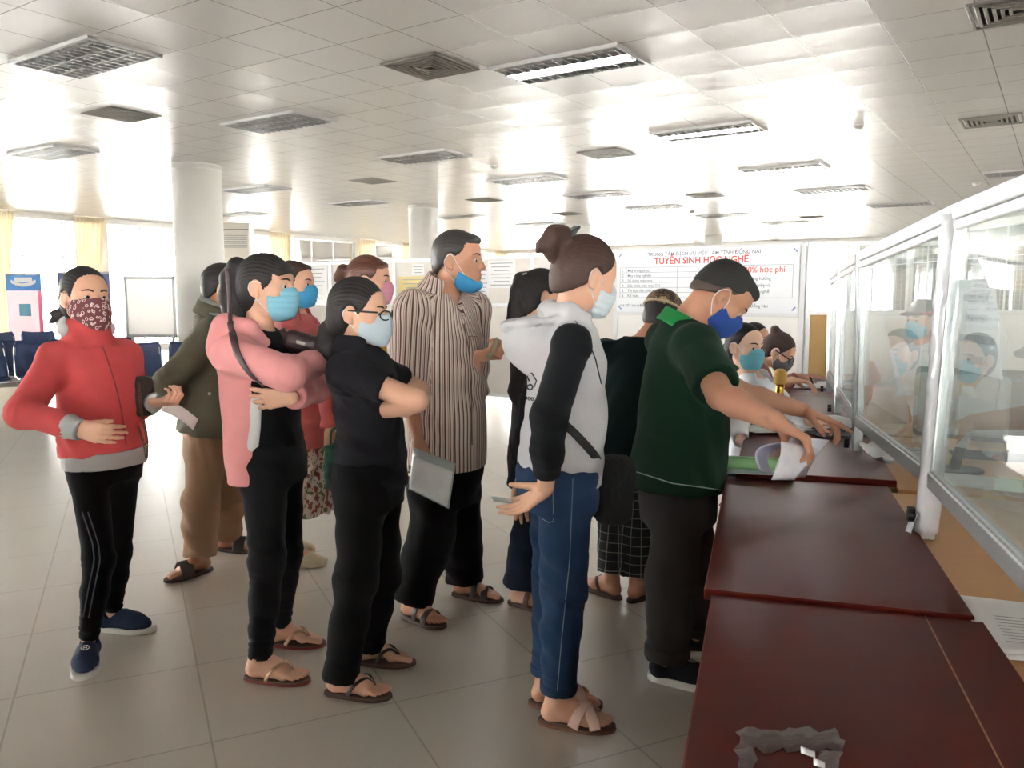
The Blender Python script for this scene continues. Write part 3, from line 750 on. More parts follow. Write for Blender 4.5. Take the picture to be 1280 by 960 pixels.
def translucent(m, amount, tint):
    N, L = nodes(m); b = N['Principled BSDF']; tr = N.new('ShaderNodeBsdfTranslucent'); tr.inputs[0].default_value = tint; mx = N.new('ShaderNodeMixShader'); mx.inputs[0].default_value = amount
    src = b.inputs['Base Color'].links[0].from_socket if b.inputs['Base Color'].links else None
    if src: L.new(src, tr.inputs[0])
    out = [n for n in N if n.type == 'OUTPUT_MATERIAL'][0]; L.new(b.outputs[0], mx.inputs[1]); L.new(tr.outputs[0], mx.inputs[2]); L.new(mx.outputs[0], out.inputs[0]); return m
m_curt = mat('cream_curtain', (240, 236, 226), .9, .06, 4, bump=.0)
N, L = nodes(m_curt); b = N['Principled BSDF']; b.inputs['Transmission Weight'].default_value = 0
tr = N.new('ShaderNodeBsdfTranslucent'); tr.inputs[0].default_value = rgb(240, 230, 208); mx = N.new('ShaderNodeMixShader'); mx.inputs[0].default_value = .55
out = [n for n in N if n.type == 'OUTPUT_MATERIAL'][0]; L.new(b.outputs[0], mx.inputs[1]); L.new(tr.outputs[0], mx.inputs[2]); L.new(mx.outputs[0], out.inputs[0])
wcount = [0]
def window_wall(name, p0, d, length, bay=3.0, sill=.55, head=3.0, pier=.5, inward=1, curt=()):
    """a wall of sill, piers and lintel with one window in every bay"""
    n = A(-d[1], d[0], 0) * inward; mb = MB(); ax = np.stack([d, n, ZZ]); nb = int(length / bay)
    mb.box(p0 + d * length / 2 + ZZ * sill / 2, (length, .2, sill), ax); mb.box(p0 + d * length / 2 + ZZ * (head + CEIL + .05) / 2, (length, .2, CEIL + .05 - head), ax)
    for i in range(nb + 1): mb.box(p0 + d * min(length, i * bay) + ZZ * (sill + head) / 2, (pier, .2, head - sill), ax)
    struct(mb.build(name, m_wall))
    for i in range(nb):
        wcount[0] += 1; a = p0 + d * (i * bay + pier / 2); w = bay - pier; c = a + d * w / 2 + ZZ * (sill + head) / 2
        mb = MB()
        for z in (sill + .03, head - .03, sill + (head - sill) * .72): mb.box(a + d * w / 2 + ZZ * z, (w, .05, .03), ax)
        for t in (.03, w / 3, 2 * w / 3, w - .03): mb.box(a + d * t + ZZ * (sill + head) / 2, (.03, .05, head - sill), ax)
        fr = struct(mb.build('window_%d' % wcount[0], m_alu)); fr['kind'] = 'structure'
        mb = MB(); mb.box(c, (w - .02, .006, head - sill - .02), ax); g = mb.build('pane', m_glass, fr)
        if i in curt:
            for e in (0, 1):
                mb = MB(); x0 = -.1 if e == 0 else w - .75
                def fn(u, v):
                    x = x0 + u * .85 * (1 - .25 * math.sin(v * 2.2) * (1)); z = head + .25 - v * (head + .1)
                    return a + d * x + n * (.22 + .045 * math.sin(u * 42) * (1 - .3 * v)) + ZZ * z
                mb.sheet(fn, 48, 10, .004)
                o = mb.build('curtain', m_curt); tag(o, 'cream curtain gathered beside a bright window at the far side of the hall', 'curtain', 'gathered cream curtains at the windows')
lw0 = A(-11.4, 19.5, 0)
window_wall('wall_left', lw0 - UG * 28, UG, 28 + 19.8, 2.98, sill=.12, head=3.22, pier=.16, inward=-1, curt=(9, 11, 13, 14, 15))
corner = lw0 + UG * 19.8
window_wall('wall_back', corner, -VG, 44, 2.93, sill=.12, head=3.22, pier=.16, inward=-1)
# the wall behind the photographer, with its own windows
window_wall('wall_front', A(-30, -4.2, 0), A(1, 0, 0), 60, 3.0, sill=1.1, head=2.6, pier=1.75, inward=1)
# right side behind the officials
window_wall('wall_right', A(12.5, -4.2, 0), A(0, 1, 0), 21, 3.0, sill=1.1, head=2.6, pier=1.5, inward=1)
window_wall('wall_right', A(12.5, 16.8, 0), A(0, 1, 0), 13, 3.0, sill=.4, head=3.2, pier=.2, inward=1)
# round columns
m_col = mat('column_paint', (244, 242, 238), .45, .03, 3)
for u, v, w in ((245, 207, 58), (529, 257, 36), (721, 281, 34), (892, 294, 23)):
    c = PZ(u, v, CEIL); R = w / F_PX * c[1] / 2
    mb = MB(); mb.lathe((c[0], c[1], 0), [(R, 0), (R, CEIL - .09), (R + .012, CEIL - .09), (R + .012, CEIL - .06), (R, CEIL - .06), (R, CEIL)], 40); struct(mb.build('column', m_col))
# ------------------------------------------------------------------ ceiling fittings
def copytree(o, loc=None, rot=None, label=None, parent=None):
    c = o.copy(); COL.objects.link(c); c.parent = parent
    if loc is not None: c.location = tuple(loc)
    if rot is not None: c.rotation_euler = (0, 0, rot)
    if label: c['label'] = label
    for ch in o.children: copytree(ch, parent=c)
    return c
m_louv = mat('louver_metal', (186, 186, 186), .3, .05, 10, metal=.3); m_refl = mat('reflector', (170, 172, 174), .3, .1, 10, metal=.4); m_tube_off = mat('tube_glass', (232, 232, 230), .3)
m_tube_on = mat('tube_lit', (250, 252, 255), .3, emit=14)
def make_light(lit):
    r = thing('ceiling_light', '', 'ceiling light', group='recessed louvre ceiling lights')
    mb = MB()
    for x in (-.6, .6): mb.box((x, 0, -.012), (.03, .6, .03))
    for y in (-.295, .295): mb.box((0, y, -.012), (1.23, .03, .03))
    mb.build('frame', m_alu, r, True)
    mb = MB(); mb.box((0, 0, -.003), (1.17, .56, .004))
    mb.build('reflector', m_refl, r, True)
    mb = MB()
    for y in (-.09, .09): mb.box((0, y, -.02), (1.17, .006, .034))
    for i in range(13):
        for yc in (-.185, 0, .185):
            x = -.56 + i * 1.12 / 12; mb.box((x, yc, -.02), (.008, .17, .032))
    for y in (-.255, .255): mb.box((0, y, -.02), (1.17, .05, .004), np.array([[1, 0, 0], [0, .9, .4 * np.sign(y)], [0, -.4 * np.sign(y), .9]]))
    mb.build('louver', m_louv, r, True)
    for y in (-.18, 0, .18):
        mb = MB(); mb.cyl((-.57, y, -.013), (.57, y, -.013), .008, 10); mb.build('tube', m_tube_on if (lit and y == 0) else m_tube_off, r, True)
    return r
lit = make_light(True); off_l = make_light(False); first = {1: lit, 0: off_l}
LT = [(710, 80, 1, 'lit louvre ceiling light above the striped-shirt man and hoodie woman, its tube glowing'),
      (105, 72, 0, 'large unlit louvre ceiling light at the near left, above the red-jacket woman'), (347, 152, 0, 'louvre ceiling light right of the nearest column top'),
      (885, 163, 2, 'louvre ceiling light above the bending green-shirt man, tubes pale'), (530, 195, 0, 'louvre ceiling light just in front of the second column'), (66, 190, 0, 'louvre ceiling light farther back at the far left'),
      (980, 210, 2, 'louvre ceiling light second behind the one above the green-shirt man'), (658, 224, 0, 'louvre ceiling light between the second and third columns'), (320, 236, 0, 'small far louvre ceiling light just right of the nearest column'),
      (450, 253, 0, 'small far louvre ceiling light left of the second column top'), (748, 243, 0, 'louvre ceiling light in front of the third column'), (1041, 237, 0, 'louvre ceiling light left of the glass screen corner, third in its row'),
      (820, 259, 0, 'far louvre ceiling light between the third and fourth columns'), (905, 269, 0, 'far louvre ceiling light above the fourth column'), (572, 270, 0, 'far louvre ceiling light right of the second column'),
      (302, 268, 0, 'farthest louvre ceiling light beside the nearest column'), (675, 280, 0, 'far louvre ceiling light left of the third column'), (985, 278, 0, 'far louvre ceiling light over the right end of the course banner'),
      (1125, 255, 0, 'far louvre ceiling light above the second glass screen'), (1285, 214, 0, 'louvre ceiling light cut by the right edge of the photo')]
for i, (u, v, k, lab) in enumerate(LT):
    c = PZ(u, v, CEIL) ; src = first[1 if k else 0]
    if i < 2: o = src; o.location = tuple(c); o.rotation_euler = (0, 0, gang); o['label'] = lab
    else: copytree(off_l if k == 0 else lit, c, gang, lab)
m_vent = mat('vent_grey', (150, 146, 140), .5, .05, 20); m_dark = mat('vent_dark', (60, 58, 56), .8)
def vent():
    r = thing('ceiling_vent', '', 'ceiling vent', group='square ceiling diffusers')
    mb = MB(); mb.box((0, 0, -.002), (.5, .5, .003)); mb.build('backing', m_dark, r, True)
    mb = MB()
    for i in range(6):
        s = .29 - i * .048
        for q in (-1, 1):
            mb.box((q * s, 0, -.012 - i * .001), (.022, 2 * s + .022, .016), None, .002); mb.box((0, q * s, -.012 - i * .001), (2 * s + .022, .022, .016), None, .002)
    mb.build('louver', m_vent, r, True); return r
vt = vent()
for i, (u, v, lab) in enumerate(((538, 82, 'square ceiling air vent left of the lit ceiling light, nearest of its kind'), (758, 191, 'square ceiling air vent behind the lit ceiling light'), (882, 244, 'small far square ceiling air vent over the fourth column'), (1240, 150, 'ceiling air vent at right above the glass screens'), (1275, 10, 'ceiling air vent in the top right corner of the photo'))):
    o = vt if i == 0 else copytree(vt); o.location = tuple(PZ(u, v, CEIL)); o.rotation_euler = (0, 0, gang); o['label'] = lab
m_pan = mat('grey_panel', (150, 146, 140), .7, .05, 10)
pn = None
for u, v, lab in ((152, 143, 'plain grey square ceiling grille at left before the nearest column'), (466, 226, 'plain grey square ceiling grille left of the second column'), (606, 250, 'small plain grey ceiling grille right of the second column'), (709, 267, 'small plain grey ceiling grille at the third column'), (1015, 271, 'small plain grey ceiling grille above the course banner end')):
    if pn is None:
        mb = MB(); mb.box((0, 0, -.004), (.58, .58, .008), None, .002)
        for i in range(14): mb.box((0, -.26 + i * .04, -.010), (.54, .012, .006))
        pn = tag(mb.build('ceiling_grille', m_pan, None, True), lab, 'ceiling grille', 'plain grey ceiling grilles'); o = pn
    else: o = copytree(pn, label=lab)
    o.location = tuple(PZ(u, v, CEIL)); o.rotation_euler = (0, 0, gang)
m_white = mat('white_plastic', (228, 226, 222), .4, .02)
for u, v, lab in ((1073, 156, 'white smoke detector on ceiling above the far right counter'), (1220, 229, 'white smoke detector on ceiling above the glass screens'), (865, 264, 'tiny white smoke detector far back near the fourth column'), (618, 207, 'white smoke detector on ceiling right of the second column')):
    c = PZ(u, v, CEIL); mb = MB(); mb.lathe((c[0], c[1], CEIL - .055), [(.01, 0), (.035, .004), (.045, .018), (.05, .03), (.058, .034), (.058, .055)], 24); tag(mb.build('smoke_detector', m_white), lab, 'smoke detector', 'ceiling smoke detectors')
# ------------------------------------------------------------------ notice partitions
m_frame = mat('partition_aluminium', (224, 226, 228), .3, .03, 8, metal=.1); m_board = mat('grey_board', (222, 216, 210), .85, .05, 6); m_bwhite = mat('white_board', (240, 238, 236), .5, .02); m_tan = mat('tan_board', (206, 170, 112), .7, .05, 5)
PA = A(2.90, 8.20, 0)
def tpart(u):           # distance along the slanting partition for a picture column
    k = (u - 640) / F_PX; return (PA[0] - k * PA[1]) / (k * VG[1] - VG[0])
NG = A(-VG[1], VG[0], 0); NG = NG if NG @ (CAMP - PA) > 0 else -NG      # faces the camera
def pp(t, z, off=0.0): return PA + VG * t + ZZ * z + NG * off
axp = np.stack([VG, NG, ZZ])
posts = [tpart(u) for u in (1001, 770, 666, 495, 416, 345)]
part = thing('notice_partition', 'slanting white framed notice partition with grey boards across the hall behind the queue', 'partition', pp(posts[0], 0))
rows = [.155, .70, 1.29, 1.87]
mb = MB()
for i, t in enumerate(posts):
    mb.box(pp(t, .95), (.055, .05, 1.9), axp, .004)
for i in range(len(posts) - 1):
    a, b_ = posts[i], posts[i + 1]
    for z in ([.155, 1.21, 1.91] if i == 0 else rows): mb.box(pp((a + b_) / 2, z), (b_ - a, .045, .045), axp, .004)
mb.build('frame', m_frame, part)
for i in range(len(posts) - 1):
    a, b_ = posts[i], posts[i + 1]; zz = [.155, 1.21, 1.91] if i == 0 else rows
    for z0, z1 in zip(zz, zz[1:]):
        mb = MB(); mb.box(pp((a + b_) / 2, (z0 + z1) / 2), (b_ - a - .05, .02, z1 - z0 - .04), axp); mb.build('panel', m_bwhite if i == 0 else m_board, part)
for t in posts[::2]: pass
mb = MB()
for t in posts: mb.box(pp(t, .012), (.06, .5, .024), axp, .004)
mb.build('foot_bar', m_frame, part)
# right-hand partition behind the officials, parallel to the picture
part2 = thing('office_partition', 'white framed partition behind the officials with tan lower boards and open mesh above', 'partition', PA)
mb = MB(); X = [2.955, 3.36, 4.3, 5.25, 6.2, 7.1]; Yp = 8.2
for x in X: mb.box((x, Yp, .97), (.05, .05, 1.94), None, .004)
for z in (.05, 1.235, 1.92): mb.box(((X[0] + X[-1]) / 2, Yp, z), (X[-1] - X[0], .045, .045), None, .004)
mb.build('frame', m_frame, part2)
for i in range(5):
    mb = MB(); mb.box(((X[i] + X[i + 1]) / 2, Yp, .64), (X[i + 1] - X[i] - .05, .02, 1.15)); mb.build('lower_board', (m_tan, m_bwhite, m_bwhite, mat('cream_board', (214, 204, 176), .7), m_tan)[i], part2)
    mb = MB()
    if i == 0: mb.box(((X[i] + X[i + 1]) / 2, Yp, 1.58), (X[i + 1] - X[i] - .05, .006, .65)); mb.build('upper_pane', m_glass, part2); continue
    w = X[i + 1] - X[i] - .05
    for k in range(int(w / .05)): mb.box((X[i] + .025 + k * .05, Yp, 1.58), (.0018, .0018, .65))
    for k in range(13): mb.box((X[i] + .025 + w / 2, Yp, 1.265 + k * .05), (w, .0018, .0018))
    mb.build('wire_mesh', m_frame, part2)
# ------------------------------------------------------------------ writing
def text_mesh(name, s, size, origin, right, up, m, parent, ex=.0008, align='LEFT', width=None, bold=.004):
    cu = bpy.data.curves.new(name, 'FONT'); cu.body = s; cu.size = size; cu.align_x = align; cu.extrude = ex / 2; cu.offset = bold * size; cu.resolution_u = 3
    t = bpy.data.objects.new(name, cu); COL.objects.link(t); bpy.context.view_layer.update()
    me = bpy.data.meshes.new_from_object(t.evaluated_get(bpy.context.evaluated_depsgraph_get())); bpy.data.objects.remove(t); bpy.data.curves.remove(cu)
    n = len(me.vertices); co = np.empty(n * 3, F); me.vertices.foreach_get('co', co); co = co.reshape(-1, 3).astype(float)
    if width:
        w = co[:, 0].max() - co[:, 0].min(); co[:, 0] *= width / w
    nn = np.cross(right, up); W = np.asarray(origin) + co[:, :1] * right + co[:, 1:2] * up + co[:, 2:] * nn - root_off(parent)
    me.vertices.foreach_set('co', W.astype(F).ravel()); me.update(); me.materials.clear()
    return link(name, me, m, parent)
RIGHT = -VG; UPV = ZZ
m_ban = mat('banner_vinyl', (234, 237, 242), .45, .02); m_red = mat('red_ink', (222, 62, 58), .6, .05); m_ink = mat('grey_ink', (104, 110, 126), .6, .05); m_blue = mat('blue_ink', (84, 120, 176), .6, .05)
bt0, bt1 = posts[0] + .03, posts[1] - .02; bw = bt1 - bt0; bz0, bz1 = 1.225, 1.90
ban = thing('course_banner', 'white vinyl banner with red heading and course table hung on the partition', 'banner', pp(bt1, bz0))
mb = MB(); mb.box(pp((bt0 + bt1) / 2, (bz0 + bz1) / 2, .035), (bw, .006, bz1 - bz0), axp); mb.build('sheet', m_ban, ban)
def bpt(x, y, off=.0385): return pp(bt1 - x * bw, bz0 + y * (bz1 - bz0), off)       # x,y in 0..1 from the lower left
TX = [('TRUNG TÂM DỊCH VỤ VIỆC LÀM TỈNH ĐỒNG NAI', .185, .905, .052, .62, m_ink), ('TUYỂN SINH HỌC NGHỀ', .225, .775, .095, .52, m_red)]
for s, x, y, sz, w, m in TX: text_mesh('lettering', s, sz, bpt(x, y), RIGHT, UPV, m, ban, width=w * bw, bold=.016 if m is m_red else .005)
RW = [('1', 'May trang phục', '6 tháng'), ('2', 'May công nghiệp', '3,5 tháng'), ('3', 'Sử dụng máy may', '1 tháng'), ('4', 'Sửa chữa máy may CN', '3,5 tháng'), ('5', 'Tin học văn phòng', '3 tháng'), ('6', 'Kế toán', '3 tháng')]
for i, (a, s, t) in enumerate(RW):
    y = .655 - i * .082
    text_mesh('lettering', a, .042, bpt(.032, y), RIGHT, UPV, m_ink, ban); text_mesh('lettering', s, .042, bpt(.066, y), RIGHT, UPV, m_ink, ban); text_mesh('lettering', t, .042, bpt(.535, y), RIGHT, UPV, m_ink, ban, align='RIGHT')
for s, x, y, sz, m in (('100% học phí', .70, .615, .085, m_red), ('cho đối tượng hưởng', .66, .50, .046, m_ink), ('trợ cấp thất nghiệp và', .65, .40, .046, m_ink), ('lao động học nghề', .68, .305, .046, m_ink), ('Đăng ký học tại', .33, .150, .036, m_ink), ('CHI TIẾT XIN LH:', .02, .085, .034, m_ink), ('Phòng Đào tạo', .145, .082, .048, m_ink), ('Đồng Nai', .76, .085, .046, m_ink)):
    text_mesh('lettering', s, sz, bpt(x, y), RIGHT, UPV, m, ban)
mb = MB()
for y in [.725 - i * .082 for i in range(7)]: mb.box(bpt(.30, y), (.56 * bw, .001, .003), axp)
for x in (.02, .058, .36, .58): mb.box(bpt(x, .478), (.003, .001, .495 * (bz1 - bz0)), axp)
for y in (.725, .232): mb.box(bpt(.775, y), (.39 * bw, .001, .003), axp)
mb.box(bpt(.97, .478), (.003, .001, .495 * (bz1 - bz0)), axp); mb.build('ruled_table', m_ink, ban)
for x, y in ((.015, .95), (.985, .95), (.015, .05), (.985, .05)):
    mb = MB(); sx_, sy_ = np.sign(.5 - x), np.sign(.5 - y); c = bpt(x, y)
    for k in range(3): mb.box(c + (RIGHT * sx_ * k + ZZ * sy_ * (2 - k)) * .012, (.014, .001, .014), axp)
    mb.build('corner_ornament', m_blue, ban)
# papers pinned to the boards
m_paper = mat('white_paper', (232, 232, 232), .8, .03); m_pap2 = mat('printed_paper', (226, 226, 226), .8, .03); m_yel = mat('yellow_poster', (226, 206, 140), .7, .12, 9); m_print = mat('pale_print', (170, 170, 176), .8)
def notice(u0, u1, z0, z1, m, lab, lines=6, name='notice'):
    a, b_ = tpart(u0), tpart(u1); w = a - b_
    r = thing(name, lab, 'notice', pp((a + b_) / 2, z0), 'notices pinned on the partition'); mb = MB(); mb.box(pp((a + b_) / 2, (z0 + z1) / 2, .013), (w, .003, z1 - z0), axp); mb.build('sheet', m, r)
    mb = MB()
    for k in range(lines):
        z = z1 - (k + .8) * (z1 - z0) / (lines + .6); mb.box(pp((a + b_) / 2 + (.03 * w if k % 3 == 1 else 0), z, .0152), (w * (.8 - .12 * (k % 3)), .001, .012), axp)
    mb.build('print', m_print, r)
notice(378, 412, 1.32, 1.84, m_paper, 'white printed notice behind the black-shirt woman, left end of the partition', 8)
notice(500, 545, 1.36, 1.66, m_yel, 'yellow poster pinned beside the striped-shirt man\'s neck', 5); notice(517, 532, 1.68, 1.82, m_paper, 'small white sheet pinned above the yellow poster', 3)
notice(611, 645, 1.50, 1.84, m_paper, 'white printed sheet pinned at the upper right of the striped-shirt man', 7); notice(592, 612, 1.31, 1.76, m_pap2, 'white notice right behind the striped-shirt man\'s mouth', 8)
# ------------------------------------------------------------------ tables, desks and glass screens along the counter
m_red_wood = mat('dark_red_wood', (86, 28, 20), .3, .22, 5, spec=.10, stretch=(1, 8, 8), coat=0)
m_red_edge = mat('red_wood_edge', (104, 46, 28), .35, .15, 8); m_beech = mat('light_beech', (214, 160, 104), .35, .07, 4, stretch=(1, 10, 10)); m_beech_edge = mat('beech_edge', (196, 150, 104), .5, .05)
m_steel = mat('brushed_steel', (170, 174, 176), .3, .06, 12, metal=.6); m_black = mat('black_plastic', (24, 24, 26), .4, .1); m_tape = mat('clear_tape', (206, 206, 212), .18, .06, 20, coat=.6, bump=.004, bscale=26)
def rdir(d): return A(d[1], -d[0], 0)
def table(name, lab, c, d, z, ln=1.2, wd=.54, extra=False):
    d = nrm(A(*d, 0)); q = rdir(d); ax = np.stack([d, q, ZZ]); c = A(c[0], c[1], 0); r = thing(name, lab, 'table', c, 'dark red tables of the counter')
    mb = MB(); mb.box(c + ZZ * (z - .0125), (ln - .004, wd, .025), ax, .003); mb.build('tabletop', m_red_wood, r)
    mb = MB(); mb.box(c + ZZ * (z - .045), (ln - .06, wd - .04, .04), ax, .003); mb.build('apron', m_red_edge, r)
    for s in (-1, 1):
        mb = MB(); mb.box(c + d * s * (ln / 2 - .05) + ZZ * (z - .065) / 2, (.025, wd - .05, z - .065), ax, .003); mb.build('side_panel', m_red_wood, r)
    mb = MB(); mb.box(c + q * .1 + ZZ * .42, (ln - .13, .016, .46), ax, .002); mb.build('modesty_panel', m_red_wood, r)
    return r, d, q, ax
T2C = A(.86, 2.255, 0)
t1, d1, q1, ax1 = table('counter_table', 'nearest dark red table at the bottom right with torn grey tape on its top', T2C - A(.29, .957, 0) * 1.2 + A(.957, -.29, 0) * .016, (.29, .957), .742)
mb = MB(); mb.box((PZ(1166, 800, .7432) + PZ(1262, 960, .7432)) / 2, (np.linalg.norm(PZ(1166, 800, .742) - PZ(1262, 960, .742)) + .25, .0025, .0012), ax1); mb.build('inlay_line', mat('gold_line', (150, 96, 48), .4), t1)
mb = MB(); rs = np.random.RandomState(5); m_res = mat('torn_tape', (84, 68, 64), .45, .22, 30, bump=.003, bscale=60)
def patch(u0, u1, v0, v1, nu, nv):
    P0 = np.array([[PZ(u0 + (u1 - u0) * i / nu + (rs.rand() - .5) * 9, v0 + (v1 - v0) * j / nv + (rs.rand() - .5) * 9, .7432 + rs.rand() * .0006) for j in range(nv + 1)] for i in range(nu + 1)])
    def fn(u, v): return P0[min(nu, int(round(u * nu)))][min(nv, int(round(v * nv)))]
    mb.sheet(fn, nu, nv, .0012)
patch(922, 1052, 912, 938, 12, 3); patch(921, 943, 936, 1000, 3, 6); patch(1022, 1050, 936, 975, 4, 4)
mb.build('tape_residue', m_res, t1)
mb = MB()
for u, v in ((1010, 938), (1026, 953)):
    def fn(a, b, u=u, v=v): return PZ(u - 9 + a * 18, v - 5 + b * 8 + a * 6, .7455 + .003 * math.sin(a * 5))
    mb.sheet(fn, 6, 3, .001)
mb.build('tape_scrap', mat('shiny_tape', (235, 235, 235), .1, .02, metal=.3), t1)
t2, d2, q2, ax2 = table('counter_table', 'glossy dark red table right beside the green-shirt man\'s legs, second from the front', T2C, (.29, .957), .75)
T3C = T2C + A(.40, 1.165, 0); t3, d3, q3, ax3 = table('counter_table', 'dark red table under the white papers the green-shirt man holds', T3C, (.31, .95), .765)
T4C = T3C + A(.385, 1.14, 0); t4, d4, q4, ax4 = table('counter_table', 'dark red table holding the loose papers in front of the white-shirt woman', T4C, (.325, .945), .772)
T5C = T4C + A(.40, 1.13, 0); t5, d5, q5, ax5 = table('counter_table', 'farthest dark red table where the woman with glasses leans', T5C, (.34, .94), .772)
desks = []
for c, d, lab in ((T2C - A(.29, .957, 0) * 1.2, (.29, .957), 'nearest light beech desk at the bottom right edge'), (T2C, (.29, .957), 'light beech desk under the nearest glass screen, beside the second red table'), (T3C, (.31, .95), 'light beech desk behind the second glass screen post'), (T4C, (.325, .945), 'light beech desk farther along behind the third screen post'), (T5C, (.34, .94), 'farthest light beech desk behind the glass')):
    d = nrm(A(*d, 0)); q = rdir(d); ax = np.stack([d, q, ZZ]); c2 = c + q * (.275 + .39); r = thing('office_desk', lab, 'desk', c2 * A(1, 1, 0), 'light beech desks of the officials')
    mb = MB(); mb.box(c2 + ZZ * .718, (1.165, .78, .028), ax, .003); mb.build('desktop', m_beech, r)
    mb = MB(); mb.box(c2 - q * .36 + ZZ * .35, (1.17, .02, .70), ax, .002); mb.build('front_panel', m_beech, r)
    for s in (-1, 1):
        mb = MB(); mb.box(c2 + d * s * .575 + ZZ * .35, (.025, .72, .70), ax, .002); mb.build('side_panel', m_beech_edge, r)
    desks.append((c2, d, q, ax))
# glass screens: post, rails, stile, pane and knob
m_pane = bpy.data.materials.new('screen_glass'); m_pane.use_nodes = True; N, L = nodes(m_pane); N.remove(N['Principled BSDF']); glassmat(m_pane, (.95, .98, .97, 1), .42, .09, (.62, .70, .68, 1))
SB = [A(.775, .98, .735), PZ(1157, 672, .735), PZ(1071, 572, .735), PZ(1047, 524, .735), PZ(1036, 497, .735)]
ST_ = [A(.86, .96, 1.63), P(1194, 266, SB[1][1]), P(1076, 321, SB[2][1]), P(1052, 336, SB[3][1]), P(1039, 347, SB[4][1])]
LABS = ['nearest glass screen at the right edge, its post wrapped in white tape', 'second glass screen along the counter, above the crumpled white paper', 'third glass screen along the counter, small and beyond the second', 'farthest small glass screen at the end of the counter']
screens = []
for i in range(4):
    b0, b1, a0, a1 = SB[i], SB[i + 1], ST_[i], ST_[i + 1]       # 0 near end, 1 far end (with the post)
    r = thing('glass_screen', LABS[i], 'glass screen', b1, 'glass screens of the counter'); d = nrm((b1 - b0) * A(1, 1, 0)); q = rdir(d)
    e0 = lerp(b0, a0, .19); e1 = lerp(b1, a1, .19); a0i, a1i = a0 - ZZ * .0, a1 - ZZ * .0
    g = .03 if i else .035
    def bar(p0, p1, w, hgt, m, name, parent=r, bev=.003):
        dd = nrm(p1 - p0); u = nrm(ZZ - dd * (ZZ @ dd)) if abs(dd[2]) < .7 else nrm(d - dd * (d @ dd)); v = np.cross(u, dd); mb = MB(); mb.box((p0 + p1) / 2, (np.linalg.norm(p1 - p0), w, hgt), np.stack([dd, v, u]), bev); return mb.build(name, m, parent)
    bar(b1, a1 + ZZ * .01, .038, .045, m_alu if i == 0 else m_steel, 'post')
    bar(e0, e1, .03, .045, m_steel, 'bottom_rail'); bar(e0 + ZZ * .026 - q * .004, e1 + ZZ * .026 - q * .004, .012, .012, m_grey, 'glazing_bead')
    bar(a0, a1, .03, .04, m_alu, 'top_rail'); bar(a0 - ZZ * .036 - q * .004, a1 - ZZ * .036 - q * .004, .016, .026, m_alu, 'glazing_bead')
    s0 = lerp(e0, e1, .965); s1 = lerp(a0, a1, .965); bar(s0, s1, .022, .028, m_steel, 'stile')
    s0 = lerp(e0, e1, .02); s1 = lerp(a0, a1, .02); bar(s0, s1, .022, .028, m_steel, 'stile')
    f0, f1, h0, h1 = lerp(e0, e1, .02), lerp(e0, e1, .965), lerp(a0, a1, .02), lerp(a0, a1, .965)
    mb = MB(); mb.sheet(lambda u, v: lerp(lerp(f0, f1, u), lerp(h0, h1, u), v), 1, 1, .006); pn_ = mb.build('pane', m_pane, r)
    for p in pn_.data.polygons: p.use_smooth = False
    kp = lerp(b1, a1, .075) - q * .035 - d * .012; mb = MB(); up = -q
    mb.cyl(kp, kp + up * .018, .016, 16)
    for t in np.linspace(0, 2 * math.pi, 7)[:-1]:
        c = kp + up * .009 + (d * math.cos(t) + ZZ * math.sin(t)) * .016; mb.cyl(c - up * .009, c + up * .009, .0055, 8)
    mb.build('knob', m_black, r)
    screens.append((r, e0, e1, a0, a1, d, q))
    if i == 0:      # crumpled white tape wound round the post
        ax_ = nrm(a1 - b1); rs = np.random.RandomState(3); mb = MB(); ctr = lambda t: lerp(b1, a1, t)
        nz_ = rs.rand(60, 9)
        def fn(u, v):
            a = u * 2 * math.pi; k = int(round(v * 40)); w = nz_[k % 60][int(u * 8) % 8] * .006 if (v > .42 or v < .0) else nz_[k % 60][int(u * 8) % 8] * .0018
            rr = .030 + w; c = ctr(.02 + v * .975)
            return c + (d * math.cos(a) * rr * 1.1 + q * math.sin(a) * rr)
        mb.sheet(fn, 16, 40, .001); mb.build('tape_wrap', m_tape, r)
        def fn(u, v):
            c = b1 + ZZ * (.0 + v * .075); return c - q * (.03 + .02 * (1 - v)) + d * (u - .5) * .07 + q * (.006 * math.sin(u * 9))
        mb = MB(); mb.sheet(fn, 6, 6, .001); mb.build('tape_flap', m_tape, r)
# paper sign seen from its back through the nearest screen
r0, e0, e1, a0, a1, ds, qs = screens[0]
sgn = thing('paper_sign', 'white paper sign with four printed lines taped inside the nearest glass screen', 'sign', lerp(e0, e1, .7) + qs * .02)
def sp(u, v):           # a place on the screen's inner face hit by a picture position
    nn = nrm(np.cross(nrm(e1 - e0), nrm(a1 - e1))); d = ray(u, v); t = ((e1 + qs * .014 - CAMP) @ nn) / (d @ nn); return CAMP + d * t
c00, c10, c11, c01 = sp(1198, 462), sp(1253, 475), sp(1243, 348), sp(1199, 350)
mb = MB(); mb.sheet(lambda u, v: lerp(lerp(c00, c10, u), lerp(c01, c11, u), v) + qs * .006 * math.sin(u * 3), 8, 8, .0008); mb.build('sheet', mat('sign_paper', (226, 228, 236), .8), sgn)
mb = MB(); rs = np.random.RandomState(2)
for k, w in enumerate((.62, .5, .86, .42)):      # four lines of print, too faint to read
    yy = .80 - k * .22; x = .5 - w / 2
    while x < .5 + w / 2:
        l = .05 + rs.rand() * .06; a_ = lambda x: lerp(lerp(c00, c10, x), lerp(c01, c11, x), yy) - qs * .004; p0_, p1_ = a_(x), a_(x + l); dd_ = nrm(p1_ - p0_); mb.box((p0_ + p1_) / 2, (np.linalg.norm(p1_ - p0_), .0008, .016 + .006 * rs.rand()), np.stack([dd_, nrm(np.cross(ZZ, dd_)), ZZ])); x += l + .015
